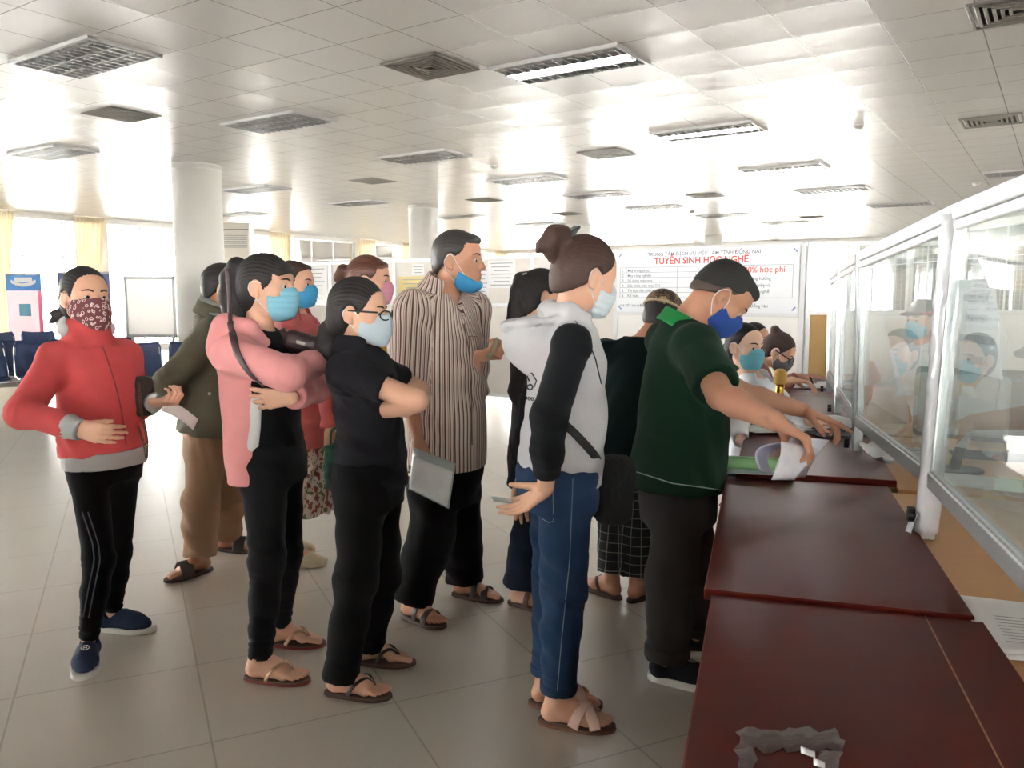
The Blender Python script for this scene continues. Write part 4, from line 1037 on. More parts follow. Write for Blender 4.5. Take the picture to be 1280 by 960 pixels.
mb.build('faint_print', mat('sign_ink', (172, 178, 186), .8), sgn)
# papers, folder and small things
def stack_paper(lab, u, v, z, rot, sz=(.297, .21), n=3, m=None, name='paper_stack', wav=.004, cat='papers', group='papers on the counter', jit=.06, gap=.003):
    c = PZ(u, v, z); r = thing(name, lab, cat, c, group); rs = np.random.RandomState(int(u + v))
    for k in range(n):
        a = math.radians(rot) + (rs.rand() - .5) * jit * 4; dx = A(math.cos(a), math.sin(a), 0); dy = A(-dx[1], dx[0], 0); o_ = c + dx * (rs.rand() - .5) * jit + dy * (rs.rand() - .5) * jit; ph = rs.rand() * 6
        mb = MB(); mb.sheet(lambda a_, b_: o_ + dx * (a_ - .5) * sz[0] + dy * (b_ - .5) * sz[1] + ZZ * (.003 + gap * k + wav * (.5 + .5 * math.sin(a_ * 4 + ph) * math.sin(b_ * 3 + ph))), 10, 8, .0012)
        mb.build('sheet', m or m_paper, r)
    return r
o = stack_paper('white printed papers lying on the beech desk at the right edge', 1268, 788, .733, 72, (.297, .21), 2)
mb = MB()
for k in range(9):
    c = PZ(1262, 770, .733) + A(.28, .957, 0) * (-.0) + A(.957, -.28, 0) * (.01 * 0) ; mb.box(PZ(1266 + k * 2.2, 772 + k * 4, .742), (.07, .002, .0006), np.stack([A(.957, -.28, 0), A(.28, .957, 0), ZZ]))
mb.build('print', m_print, o)
stack_paper('pile of white forms on the red table under the white-shirt woman\'s hand', 1040, 531, .775, 12, (.30, .21), 5, gap=.005); 
stack_paper('dark grey folder under the pile of white forms', 1052, 541, .772, 8, (.34, .23), 1, mat('dark_folder', (52, 58, 72), .5), 'folder', .001, 'folder', None)
stack_paper('loose white papers on the table left of the green-shirt man\'s hand', 958, 537, .768, 20, (.32, .2), 3, wav=.010)
stack_paper('white papers on the far table in front of the woman with glasses', 1000, 484, .775, 15, (.5, .2), 4, wav=.012); stack_paper('white papers near the end of the far table by the third screen', 1030, 481, .776, 30, (.3, .2), 2, wav=.01)
stack_paper('black clipboard under the far papers', 1024, 486, .773, 20, (.25, .2), 1, mat('black_board', (30, 30, 34), .5), 'clipboard', .001, 'clipboard', None)
# crumpled white paper on the beech desk
rs = np.random.RandomState(8); c = PZ(1122, 584, .735); r = thing('crumpled_paper', 'crumpled white paper lying on the beech desk under the second glass screen', 'paper', c); Gz = rs.rand(9, 9)
dx, dy = nrm(A(.75, -.66, 0)), nrm(A(.66, .75, 0)); mb = MB(); mb.sheet(lambda u, v: c + dx * (u - .5) * .26 + dy * (v - .5) * .15 + ZZ * (.008 + .11 * abs(u - .4) + .045 * Gz[int(u * 8)][int(v * 8)]), 8, 8, .0012); mb.build('sheet', m_paper, r)
mb = MB(); mb.sheet(lambda u, v: c + dx * (.04 + u * .05) + dy * (-.05 + v * .05) + ZZ * (.075 + .01 * u), 3, 3, .0008); mb.build('blue_mark', mat('blue_print', (120, 142, 206), .7), r)
# rolled green folder on the third table
c = PZ(938, 578, .795); dv = nrm(A(.97, -.22, 0)); r = thing('rolled_folder', 'pale green rolled folder lying at the left edge of the red table', 'folder', c - ZZ * .03); m_gf = mat('green_folder', (150, 196, 140), .6, .05)
mb = MB(); mb.sheet(lambda u, v: c + dv * (u - .45) * .27 + (A(-dv[1], dv[0], 0) * math.cos(v * 8.2) + ZZ * math.sin(v * 8.2)) * (.021 + .006 * (v if v > .8 else 0)) - ZZ * .006, 8, 36, .0012); mb.build('cover', m_gf, r)
mb = MB(); mb.sheet(lambda u, v: c + dv * (u - .47) * .27 + (A(-dv[1], dv[0], 0) * math.cos(v * 7) + ZZ * math.sin(v * 7)) * (.0175 - .004 * v) - ZZ * .006, 6, 30, .001); mb.build('inner_sheet', m_paper, r)
stack_paper('clear blue-grey plastic sleeve under the rolled green folder', 935, 590, .767, -13, (.27, .1), 1, mat('sleeve_plastic', (176, 188, 200), .15), 'plastic_sleeve', .002, 'plastic sleeve', None)
# golden cylinder standing on the table in front of the white-shirt woman
c = PZ(973, 540, .775); m_gold = mat('gold_metal', (206, 160, 74), .22, .1, 20, metal=.85); r = thing('gold_microphone', 'gold cylinder with knurled round head standing on the table before the white-shirt woman', 'microphone', c)
s = .97; mb = MB(); mb.lathe(c, [(.001, 0), (.019 * s, 0), (.021 * s, .01), (.020 * s, .21), (.019 * s, .22), (.002, .22)], 28); mb.build('body', m_gold, r)
mb = MB(); mb.lathe(c + ZZ * .22, [(.002, 0), (.028, .003), (.030, .012), (.030, .045), (.026, .062), (.015, .072), (.001, .074)], 28); mb.build('head', mat('gold_mesh', (200, 158, 80), .45, .4, 260, metal=.6, bump=.002, bscale=400), r)
mb = MB(); mb.box(c + A(0, -.0205, .12), (.010, .006, .12), None, .002); mb.build('button_strip', mat('pale_gold', (230, 204, 150), .3), r)
# monitor, papers and folders on the desks behind the glass
def behind(u, v, z=.735): return PZ(u, v, z)
c = behind(1192, 590); r = thing('monitor', 'dark computer monitor seen from behind through the nearest glass screen', 'monitor', c); dm = nrm(A(.82, -.57, 0)); dn = A(-dm[1], dm[0], 0); axm = np.stack([dm, dn, ZZ]); m_mon = mat('monitor_plastic', (70, 76, 78), .4, .06)
mb = MB(); mb.prism([(c[0] + .11 * math.cos(t), c[1] + .075 * math.sin(t)) for t in np.linspace(0, 2 * math.pi, 25)[:-1]], c[2], c[2] + .014, .004); mb.build('base', m_mon, r)
mb = MB(); mb.tube([c + ZZ * .01, c + ZZ * .06 + dm * .01, c + ZZ * .14 + dm * .03], [.022, .018, .02], 12); mb.build('stand', m_mon, r)
mb = MB(); cc = c + dm * .06 + ZZ * .26; mb.box(cc + dn * .02, (.42, .028, .27), axm, .01); mb.build('bezel', mat('monitor_front', (40, 44, 48), .4), r)
S = Sdf(); S.box(cc - dn * .005 - dm * .05, (.16, .03, .115), axm, .028); sdfpart('rear_shell', S, .006, mat('monitor_shell', (150, 156, 154), .45, .04), r)
stack_paper('added papers behind the nearest glass screen, standing in for a reflection', 1222, 606, .735, 150, (.25, .18), 3, wav=.02); stack_paper('white forms on the desk at the far right behind the glass', 1268, 552, .735, 170, (.3, .2), 4, wav=.01)  # first stack is added: it imitates the held papers reflected in the pane
stack_paper('dark folder with papers on the desk behind the nearest screen', 1246, 572, .735, 165, (.3, .2), 1, mat('slate_folder', (70, 76, 84), .5), 'folder', .01, 'folder', None)
stack_paper('torn papers standing by the third screen post', 1062, 500, .735, 60, (.26, .16), 2, wav=.06)
# waiting chairs at the left
m_navy = mat('navy_plastic', (44, 62, 104), .4, .08, 12); m_chrome = mat('chrome', (206, 208, 210), .15, .03, metal=.8)
def bench(lab, c, phi, n=3):
    r = thing('waiting_bench', lab, 'bench', c, 'rows of navy waiting seats'); f = fvec(phi); q = rvec(phi); ax = np.stack([q, f, ZZ]); c = A(c[0], c[1], 0)
    for i in range(n):
        o_ = c + q * (i - (n - 1) / 2) * .56
        def fn(u, v):
            w = (u - .5) * .48; t = v
            if t < .45: y = .24 - t / .45 * .42; z = .43 - .03 * math.sin(t / .45 * 3.1)
            else: k = (t - .45) / .55; y = -.18 - .12 * k - .03 * math.sin(k * 3); z = .43 + .40 * k
            rd = .035 * max(0, (v - .85) / .15) ** 2 + .03 * max(0, (.12 - v) / .12) ** 2; w *= 1 - rd * 4
            return o_ + q * w + f * (y + .05 * (2 * u - 1) ** 2 * (1 if t > .45 else 0)) + ZZ * (z + .02 * (2 * u - 1) ** 2)
        mb = MB(); mb.sheet(fn, 10, 20, .016); mb.build('seat', m_navy, r)
        mb = MB(); mb.tube(spline([fn(.0, .98) - f * .012, fn(.0, .6) - f * .02, fn(0, .47) - ZZ * .02, fn(0, .02) - ZZ * .02], 5), .009, 8); mb.tube(spline([fn(1, .98) - f * .012, fn(1, .6) - f * .02, fn(1, .47) - ZZ * .02, fn(1, .02) - ZZ * .02], 5), .009, 8); mb.build('seat_frame', m_chrome, r)
    mb = MB(); mb.box(c + ZZ * .36, (.56 * n, .06, .05), ax, .006); mb.build('beam', m_chrome, r)
    for s in (-1, 1):
        b_ = c + q * s * (.56 * n / 2 - .25); mb = MB(); mb.box(b_ + ZZ * .19, (.05, .05, .33), ax, .004); mb.box(b_ + ZZ * .02, (.05, .5, .035), ax, .006); mb.build('leg', m_chrome, r)
bench('row of navy waiting seats cut by the left edge of the photo', P(-18, 470, 9.4) * A(1, 1, 0), -52, 3)
bench('navy waiting seats with chrome frames behind the red-jacket woman\'s elbow', P(92, 470, 10.6) * A(1, 1, 0), -52, 3)
bench('navy waiting seats between the red-jacket woman and the olive-jacket man', P(206, 470, 9.7) * A(1, 1, 0), -70, 2)
bench('far navy waiting seats in front of the pink advertising stand', P(28, 470, 12.6) * A(1, 1, 0), -52, 4)
# flip-chart whiteboard, advertising stands, air conditioner
def board_thing(name, lab, cat, u0, u1, v0, v1, Y, m, fr=None, legs=True):
    a, b_ = P(u0, v1, Y), P(u1, v0, Y); c = (a + b_) / 2; w, h_ = b_[0] - a[0], b_[2] - a[2]; r = thing(name, lab, cat, (c[0], c[1], 0))
    mb = MB(); mb.box(c, (w, .02, h_), None, .003); mb.build('panel', m, r)
    if fr:
        mb = MB()
        for s in (-1, 1): mb.box(c + A(s * w / 2, 0, 0), (.04, .035, h_ + .04), None, .005); mb.box(c + A(0, 0, s * h_ / 2), (w + .04, .035, .04), None, .005)
        mb.build('frame', fr, r)
    if legs:
        for s in (-1, 1):
            mb = MB(); mb.box((c[0] + s * w * .42, c[1] + .03, a[2] / 2 + .05), (.035, .03, a[2] + .1), None, .003); mb.box((c[0] + s * w * .42, c[1] + .03, .02), (.04, .55, .035), None, .005); mb.build('leg', m_grey, r)
        mb = MB(); mb.box((c[0], c[1] - .03, a[2] - .01), (w * .7, .07, .02), None, .004); mb.build('tray', m_grey, r)
    return r, a, b_, Y
board_thing('whiteboard', 'white board on a grey stand between the red-jacket woman and the olive-jacket man', 'whiteboard', 160, 217, 347, 420, 11.2, translucent(mat('whiteboard_face', (252, 250, 248), .25, .02), .6, (1, 1, 1, 1)), m_grey)
m_ad = translucent(mat('ad_pink', (244, 226, 230), .5, .10, 3), .6, (1, 1, 1, 1))
def stand(name, lab, u0, u1, v0, v1, Y, m):
    a, b_ = P(u0, v1, Y), P(u1, v0, Y); c = (a + b_) / 2; r = thing(name, lab, 'banner stand', (c[0], c[1], 0)); w = b_[0] - a[0]
    mb = MB(); mb.box((c[0], c[1], (.05 + b_[2]) / 2), (w, .006, b_[2] - .05), None); mb.build('panel', m, r)
    mb = MB(); mb.box((c[0], c[1], .035), (w + .04, .22, .07), None, .02); mb.build('base', m_grey, r)
    mb = MB(); mb.box((c[0], c[1], b_[2]), (w, .02, .03), None, .005); mb.cyl((c[0], c[1] + .03, .05), (c[0], c[1] + .03, b_[2]), .01, 8); mb.build('pole', m_grey, r); return r, a, b_
r, a, b_ = stand('banner_stand', 'pink and white advertising banner stand with blue top at the far left', 13, 51, 343, 440, 13.5, m_ad)
w = b_[0] - a[0]; cx = (a[0] + b_[0]) / 2
mb = MB(); mb.box((cx, a[1] - .005, b_[2] - .14), (w, .003, .25)); mb.build('blue_header', translucent(mat('ad_blue', (120, 180, 230), .5), .5, (1, 1, 1, 1)), r)
S_ = MB(); S_.sheet(lambda u, v: A(cx + (u - .5) * w * .7, a[1] - .009, b_[2] - .14 - .06 * (1 - (2 * u - 1) ** 2) * (1.0) + v * (.055)), 12, 2, .002); S_.build('white_smile', m_white, r)
mb = MB(); mb.box((cx, a[1] - .009, b_[2] - .085), (w * .5, .003, .07), None, .001); mb.build('white_emblem', m_white, r)
mb = MB(); mb.box((cx, a[1] - .005, b_[2] - .58), (w * .33, .003, .2)); mb.build('blue_picture', translucent(mat('ad_cyan', (140, 200, 216), .5, .2, 20), .5, (1, 1, 1, 1)), r)
mb = MB(); mb.box((cx + w * .44, a[1] - .005, b_[2] - .72), (w * .1, .003, .9)); mb.box((cx, a[1] - .005, b_[2] - 1.25), (w, .003, .25)); mb.build('pink_print', translucent(mat('ad_magenta', (240, 150, 180), .5, .2, 12), .5, (1, 1, 1, 1)), r)
stand('banner_stand', 'dark blue advertising stand mostly hidden behind the red-jacket woman\'s head', 77, 137, 341, 440, 12.2, mat('ad_navy', (72, 84, 132), .5, .2, 6))
a = P(278, 330, 19.5); b_ = P(314, 279, 19.5); c = (a + b_) / 2; r = thing('air_conditioner', 'beige floor standing air conditioner right of the nearest column', 'air conditioner', (c[0], c[1], 0)); m_ac = mat('beige_plastic', (222, 216, 204), .5, .03); w = b_[0] - a[0]
mb = MB(); mb.box((c[0], c[1], b_[2] / 2), (w, .4, b_[2]), None, .03); mb.build('cabinet', m_ac, r)
mb = MB()
for k in range(7): mb.box((c[0], c[1] - .205, b_[2] - .30 - k * .045), (w * .86, .02, .015), None, .003)
mb.build('grille', m_grey, r); mb = MB(); mb.box((c[0], c[1] - .202, b_[2] - .16), (w * .96, .012, .012)); mb.build('seam_line', m_dark, r)
# ------------------------------------------------------------------ people of the queue
sk_a = mat('skin_warm', (222, 172, 144), .5, .05, 22, sss=.08); sk_b = mat('skin_tan', (204, 148, 120), .5, .06, 22, sss=.08); sk_c = mat('skin_pale', (230, 186, 162), .5, .05, 22, sss=.08)
hr_black = mat('black_hair', (38, 33, 34), .62, .35, 60, stretch=(1, 1, .25)); hr_brown = mat('brown_hair', (72, 50, 42), .62, .3, 60, stretch=(1, 1, .25)); hr_grey = mat('greying_hair', (62, 58, 58), .5, .35, 90)
loop_w = mat('white_elastic', (232, 232, 230), .7)
m_bluemask = mat('blue_mask', (132, 192, 214), .8, .05, 30); m_paleblue = mat('pale_blue_mask', (188, 202, 212), .8, .04, 30)
def cloth(name, c, var=.10, rough=.85, bump=.0004, bs=320, sheen=.04, **k): return mat(name, c, rough, var, 14, bump, bs, sheen=sheen, spec=.15, **k)
denim = cloth('blue_denim', (36, 58, 88), .35, bump=.0006); blk = cloth('black_cotton', (14, 14, 17), .2); blk2 = cloth('black_jeans', (26, 27, 31), .25); charc = cloth('charcoal_twill', (54, 50, 50), .15)
REG = {}
# ---- woman in the red zip jacket
r = rig('red', 'woman in red zip jacket and patterned mask standing at the far left', sc=.95, phi=-28, phic=-40, ftR=(112, 826, -72), ftL=(142, 788, -4), pel=(131, 560), neck=(110, 421), head=(107, 374, -.02, -38, -2, -2), knR=(124, 700, -.03), knL=(146, 690, .02),
        elR=(28, 515, -1), wrR=(98, 537, -1), elL=(172, 508, 1), wrL=(192, 503, -1), shw=.128)
st = [(-.02, .182, .138), (.12, .178, .135), (.3, .168, .127, .005), (.5, .158, .123, .01), (.7, .155, .126, .015), (.87, .128, .102), (1.0, .082, .065, -.008)]
body(r, [(-.2, .15, .11)] + st, sk_a, dict(R=dict(d=A(1, -.25, -.12), n=A(.15, .95, -.1), curl=(.42, .45, .3), spread=.035, thumb=(.35, .95, .3)), L=dict(d=A(.95, -.2, .05), n=A(.15, .3, .95), curl=(1.0, 1.1, .7), spread=.03, thumb=(.3, .8, .8))))
eyes(r, look=(-.1, 1, -.05))
m_rj = cloth('red_jacket', (204, 84, 86), .08); rib = cloth('grey_rib', (176, 177, 176), .08, bump=.0012, bs=120)
S = top(r, st, (.066, .060), (.058, .044), .86, neckr=.066)
S.cone(r.neck + A(0, 0, .005), r.neck + A(0, 0, .04) + fvec(r.phic) * .006, .085, .078, .03); S.cone(r.neck - A(0, 0, .05), r.neck + A(0, 0, .1), .062, .07, .006, 3, 's')
jk = sdfpart('jacket', S, .0055, m_rj, r.root, fold_disp(.0028, .12, 1, arm_joints(r, .006) + [(lerp(r.pel, r.neck, .15), .2, .005, A(.3, .2, 1), .06)]))
S = Sdf(); S.loft(stations(r, [(-.15, .172, .134), (.0, .174, .135)]), .01); sdfpart('hem_band', S, .005, rib, jk, fold_disp(.0012, .06, 2))
for s in 'RL':
    S = Sdf(); v = nrm(r.wr[s] - r.el[s]); S.cone(lerp(r.el[s], r.wr[s], .80), r.wr[s] + v * .012, .046, .036, .004, 3); sdfpart('cuff', S, .004, rib, jk, fold_disp(.001, .03, 3))
S = Sdf(); H = r.H
S.chain([r.neck + rvec(r.phic) * .085 - fvec(r.phic) * .0 + A(0, 0, .03), r.neck - fvec(r.phic) * .085 + rvec(r.phic) * .03 + A(0, 0, .045), r.neck - fvec(r.phic) * .085 - rvec(r.phic) * .04 + A(0, 0, .045), r.neck - rvec(r.phic) * .08 + A(0, 0, .03)], [.026, .042, .042, .026], .02); sdfpart('hood_lining', S, .005, cloth('pale_lining', (206, 210, 210), .05), jk, fold_disp(.002, .06, 4))
bv = bvh_of(jk); c = []
for v in np.linspace(434, 578, 14):
    h = cast(bv, 128 + 18 * math.sin((v - 430) / 46) * .35 + (v - 434) * .22, v, .0015)
    if h: c.append(h[0])
mb = MB(); mb.tube(c, .0035, 6); mb.build('zip', mat('red_zip', (150, 44, 48), .4), jk)
S = trousers(r, [(-.30, .14, .105), (-.1, .155, .118, -.006), (.08, .15, .115)], (.076, .057, .052, .037), .97)
tr = sdfpart('leggings', S, .006, blk, r.root, fold_disp(.0012, .09, 5, [(r.kn['R'], .08, .003, A(0, .2, 1), .04), (r.kn['L'], .08, .003, A(0, .2, 1), .04)] + [(lerp(r.kn[s], r.an[s], .85), .1, .004, A(.1, 0, 1), .03) for s in 'RL']))
bt = bvh_of(tr); m_str = cloth('grey_stripe', (92, 98, 108), .1)
for off in (-3, 4):
    c = []
    for t in np.linspace(0, 1, 26):
        v = lerp(640, 772, t); u = np.interp(v, [640, 680, 700, 740, 772], [106, 119, 121, 113, 107]) + off
        h = cast(bt, u, v, .001)
        if h: c.append(h[0])
    if len(c) > 3: mb = MB(); mb.tube(c, .003, 6); mb.build('side_stripe', m_str, tr)
m_flor = mat('floral_mask_cloth', (112, 60, 66), .85, .08, 20); N, L = nodes(m_flor); b = N['Principled BSDF']; tc = [n for n in N if n.type == 'TEX_COORD'][0]
vo = N.new('ShaderNodeTexVoronoi'); vo.inputs['Scale'].default_value = 62; nz = N.new('ShaderNodeTexNoise'); nz.inputs['Scale'].default_value = 55
L.new(tc.outputs['Object'], nz.inputs[0]); mv = N.new('ShaderNodeVectorMath'); mv.operation = 'MULTIPLY_ADD'; L.new(nz.outputs['Color'], mv.inputs[0]); mv.inputs[1].default_value = (.012, .012, .012); L.new(tc.outputs['Object'], mv.inputs[2]); L.new(mv.outputs[0], vo.inputs[0])
ring = math_n(N, L, 'LESS_THAN', math_n(N, L, 'ABSOLUTE', math_n(N, L, 'SUBTRACT', vo.outputs['Distance'], .33)), .085); L.new(mix_n(N, L, ring, b.inputs['Base Color'].links[0].from_socket, rgb(214, 190, 190)), b.inputs['Base Color'])
mask(r, m_flor, m_flor, 'wide', pts=[(.07, .03, .0), (.078, .005, .02), (.086, -.03, .02), (.086, -.04, -.01), (.08, -.02, -.03), (.07, .0, -.05)])
hair(r, hr_black, (.080, .083), (-.035, -.085), .011, extra=[([(0, -.10, -.03), (.01, -.125, -.06), (.02, -.135, -.10)], [.022, .018, .006]), ([(.03, -.10, -.035), (.07, -.115, -.055), (.105, -.12, -.06)], [.02, .012, .002]), ([(.04, -.10, -.05), (.08, -.115, -.085), (.10, -.115, -.10)], [.018, .010, .002])])
for s in 'RL': sneaker(r, s, cloth('navy_canvas', (48, 58, 82), .12), mat('white_rubber', (206, 204, 198), .6), mat('white_print', (220, 220, 216), .6) if s == 'R' else None)
m_bag = mat('dark_sequin', (64, 56, 52), .35, .6, 180, metal=.4, bump=.003, bscale=220)
bc = P(172, 496, r.Y + .06) ; bg = thing('handbag', 'small dark sequinned shoulder bag on a chain at the red-jacket woman\'s side', 'handbag', bc - A(0, 0, .12)); S = Sdf(); ab = np.stack([nrm(A(.25, -.2, .05)), nrm(A(.2, 1, 0)), ZZ]); S.box(bc, (.024, .06, .08), ab, .022); sdfpart('pouch', S, .005, m_bag, bg)
mb = MB(); cpts = spline([bc + A(.005, 0, .09), P(172, 470, r.Y - .03), P(165, 435, r.Y), P(150, 418, r.Y)], 10)
cp2 = spline([bc + A(.02, -.03, .06), bc + A(.035, -.05, -.05), P(183, 545, r.Y - .05), P(183, 571, r.Y - .05), P(180, 555, r.Y - .03), bc + A(.0, -.03, -.08)], 10)
for cc in (cp2,):
    for i in range(len(cc) - 1):
        d = nrm(cc[i + 1] - cc[i]); u = nrm(np.cross(d, A(.3, 1, .2))); u2 = np.cross(d, u); u = u if i % 2 else u2; m_ = (cc[i] + cc[i + 1]) / 2; l = np.linalg.norm(cc[i + 1] - cc[i]) * .66
        mb.tube([m_ + d * math.cos(t) * l + u * math.sin(t) * .006 for t in np.linspace(0, 2 * math.pi, 9)], .0018, 5, caps=False)
mb.build('chain', mat('dull_chain', (120, 104, 84), .3, .1, metal=.8), bg)
hp = r.tips['L'][1]; pr = thing('folded_paper', 'folded white paper held low behind the red-jacket woman\'s left hand', 'paper', r.wr['L'] + A(.02, 0, -.05)); mb = MB(); a0_, a1_ = r.wr['L'] + A(.03, .02, -.015), A(.115, .03, -.085); mb.sheet(lambda u, v: a0_ + a1_ * u + A(.01, .03, .04) * (v - .5) + A(0, 0, .012 * math.sin(u * 3)), 8, 4, .002); mb.build('sheet', m_paper, pr)

# ---- man in the olive jacket
r = rig('olive', 'man in olive jacket and brown trousers standing behind, half hidden by the pink-hoodie woman', sc=1.0, male=True, phi=20, phic=22, ftR=(251, 716, -130), ftL=(284, 688, -10), pel=(262, 540), neck=(264, 394), head=(281, 362, .0, 14, 4, 0), knR=(251, 628), knL=(284, 620), elR=(211, 478, 1), wrR=(228, 512, 1), elL=(312, 470, 1), wrL=(330, 500, -1), shw=.175)
st = [(-.0, .205, .165), (.2, .20, .16, .01), (.5, .19, .15, .01), (.72, .185, .135, .01), (.88, .152, .10), (1.0, .085, .07, -.008)]
body(r, [(-.2, .15, .11)] + st, sk_b, dict(R=dict(d=A(.8, .3, -.5), n=A(-.3, .9, 0)), L=dict(d=A(.8, .3, -.5), n=A(0, 0, -1))), 'RL', hh=.004, h=.011)
S = top(r, st, (.078, .068), (.064, .05), .95, neckr=.062)
jk = sdfpart('jacket', S, .0065, cloth('olive_canvas', (98, 95, 80), .10), r.root, fold_disp(.0045, .16, 11, arm_joints(r, .006, .05)))
collar(r, cloth('grey_collar', (150, 152, 148), .05), r0=.06, r1=.082, drop=.01, rise=.045, gap=.55, pt=.0); collar(r, cloth('olive_canvas', (98, 95, 80), .10), r0=.068, r1=.092, drop=.03, rise=.03, gap=.6, pt=.02)
mb = MB(); h = cast(bvh_of(jk), 262, 492, .002); mb.cyl(h[0], h[0] + h[1] * .004, .008, 12); mb.build('button', m_steel, jk)
S = trousers(r, [(-.2, .16, .13), (.05, .17, .135)], (.098, .088, .086, .080), .99); sdfpart('trousers', S, .007, cloth('brown_twill', (146, 118, 94), .08), r.root, fold_disp(.004, .14, 12, leg_joints(r, .008, .06)))
hair(r, hr_black, (.074, .078), (-.075, -.052), .007)
for s in 'RL': sandal(r, s, mat('dark_sole', (44, 38, 38), .6), mat('dark_strap', (46, 40, 40), .6), 'wide')

# ---- woman in salmon jacket behind the pink-hoodie woman
r = rig('salmon', 'woman in salmon jacket, blue mask and floral skirt behind the pink-hoodie woman', Y=4.2, sc=.97, phi=-8, ftR=(366, 707, -4), ftL=(354, 690, -4), pel=(378, 536), neck=(370, 392), head=(369, 357, 0, -12, 0, 0), knR=(368, 622), knL=(362, 618), elR=(410, 476, -1), wrR=(412, 540, -1), elL=(372, 470, 1), wrL=(385, 530, 1))
st = [(-.13, .175, .15), (.1, .165, .14, .005), (.45, .155, .125, .008), (.7, .16, .13, .012), (.88, .135, .098), (1.0, .08, .06, -.008)]
body(r, [(-.2, .15, .11)] + st, sk_a, dict(R=dict(d=A(.1, -.1, -1), n=A(-.5, .8, 0), curl=(.3, .4, .3))), 'RL', hh=.004, h=.011)
m_sal = cloth('salmon_cotton', (196, 104, 104), .08); jk = sdfpart('jacket', top(r, st, (.066, .058), (.054, .045), .92), .0065, m_sal, r.root, fold_disp(.004, .13, 21, arm_joints(r)))
collar(r, m_sal, r0=.06, r1=.095, drop=.04, gap=.6, pt=.04)
m_flsk = mat('floral_skirt', (214, 196, 184), .85, .05, 20); N, L = nodes(m_flsk); b = N['Principled BSDF']; tc = [n for n in N if n.type == 'TEX_COORD'][0]; vo = N.new('ShaderNodeTexNoise'); vo.inputs['Scale'].default_value = 26; L.new(tc.outputs['Object'], vo.inputs[0])
c_ = mix_n(N, L, math_n(N, L, 'GREATER_THAN', vo.outputs[0], .56), b.inputs['Base Color'].links[0].from_socket, rgb(150, 84, 70)); L.new(mix_n(N, L, math_n(N, L, 'LESS_THAN', vo.outputs[0], .40), c_, rgb(120, 124, 84)), b.inputs['Base Color'])
S = Sdf(); S.loft(stations(r, [(-.72, .20, .165), (-.4, .185, .15), (0, .165, .13)]), .02); sdfpart('skirt', S, .007, m_flsk, r.root, fold_disp(.007, .09, 23, dirv=(1, 1, 0)))
mask(r, mat('bright_blue_mask', (64, 158, 212), .8, .05, 30), loop_w); hair(r, hr_brown, (.076, .080), (-.062, -.078), .010, add=[((0, .062, .085), (.05, .03, .022))]); eyes(r)
for s in 'RL':
    S = Sdf(); q = footq(r, s, .006); k = r.sc; S.chain([q(-.03, 0, .026), q(.03, 0, .018), q(.1, 0, .018), q(.15, .004, .014)], [.041, .041, .048, .036], .02); S.ell(q(.025, 0, .066), (.062, .034, .036), np.stack([fvec(r.psi[s]), rvec(r.psi[s]), ZZ]), .006, 's'); S.plane(r.g[s] + A(0, 0, .003), (0, 0, -1))
    o = sdfpart('flat_shoe', S, .004, mat('beige_leather', (206, 194, 164), .45, .05), r.root); c = q(.118, .0, .044); mb = MB(); mb.box(c, (.03, .036, .006), np.stack([fvec(r.psi[s]), rvec(r.psi[s]), ZZ]), .003); mb.build('buckle', m_steel, o)

# ---- woman in the pink hoodie
r = rig('pink', 'woman in open pink hoodie and black trousers, arms folded, with light blue mask', sc=.98, phi=-6, phic=-16, ftR=(326, 850, -8), ftL=(350, 806, -2), pel=(341, 570), neck=(320, 410), head=(335, 361, -.01, -13, -1, -2), knR=(334, 700), knL=(357, 690, .02), elR=(358, 467, -1), wrR=(402, 450, 1), elL=(394, 484, 'y', .06), wrL=(364, 497, 'y', -.15), shw=.155)
st = [(-.1, .16, .12), (.1, .155, .115), (.3, .145, .11, .005), (.5, .145, .115, .01), (.7, .155, .125, .015), (.88, .135, .098), (1.0, .078, .06, -.008)]
body(r, [(-.2, .15, .11)] + st, sk_a, dict(R=dict(d=A(.15, .95, .1), n=A(-.5, .2, -.8), curl=(.4, .4, .3)), L=dict(d=A(-1, -.1, -.05), n=A(-.1, .95, .1), curl=(.28, .35, .25), spread=.1)), 'RL')
eyes(r, (1, -1))
shirt = sdfpart('tshirt', top(r, st, (.055, .05), None, .5, neckr=.062), .006, blk, r.root, fold_disp(.002, .1, 31))
S = trousers(r, [(-.2, .158, .122), (-.02, .162, .125, -.006), (.1, .15, .115)], (.088, .064, .055, .044), 1.0)
tr = sdfpart('jeans', S, .006, blk2, r.root, fold_disp(.002, .1, 32, [(r.kn[s], .09, .005, A(.1, .1, 1), .04) for s in 'RL'] + [(lerp(r.kn[s], r.an[s], .9), .09, .006, A(0, .1, 1), .03) for s in 'RL']))
m_pink = cloth('pink_fleece', (230, 156, 156), .07)
jst = [(-.16, .175, .118, -.045), (.1, .178, .118, -.045), (.3, .17, .115, -.04), (.5, .168, .115, -.035), (.7, .172, .125, -.015), (.88, .145, .106, -.002), (1.0, .085, .07, -.008)]
S = top(r, jst, (.078, .070), (.066, .05), .9, neckr=.075)
ff = fvec(r.phic); rr_ = rvec(r.phic)
S.plane(lerp(r.pel, r.neck, .3) + ff * 9, ff, .01)
op = Sdf()
jst2 = stations(r, [(-.5, .10, .13, .14), (.3, .085, .13, .13), (.75, .06, .12, .13), (1.05, .05, .10, .11)])
arms = S.ops; S2 = Sdf(); S2.loft(stations(r, jst), .03); S2.cone(r.neck - A(0, 0, .07), r.sh['R'], .058, .07, .05); S2.cone(r.neck - A(0, 0, .07), r.sh['L'], .058, .07, .05)
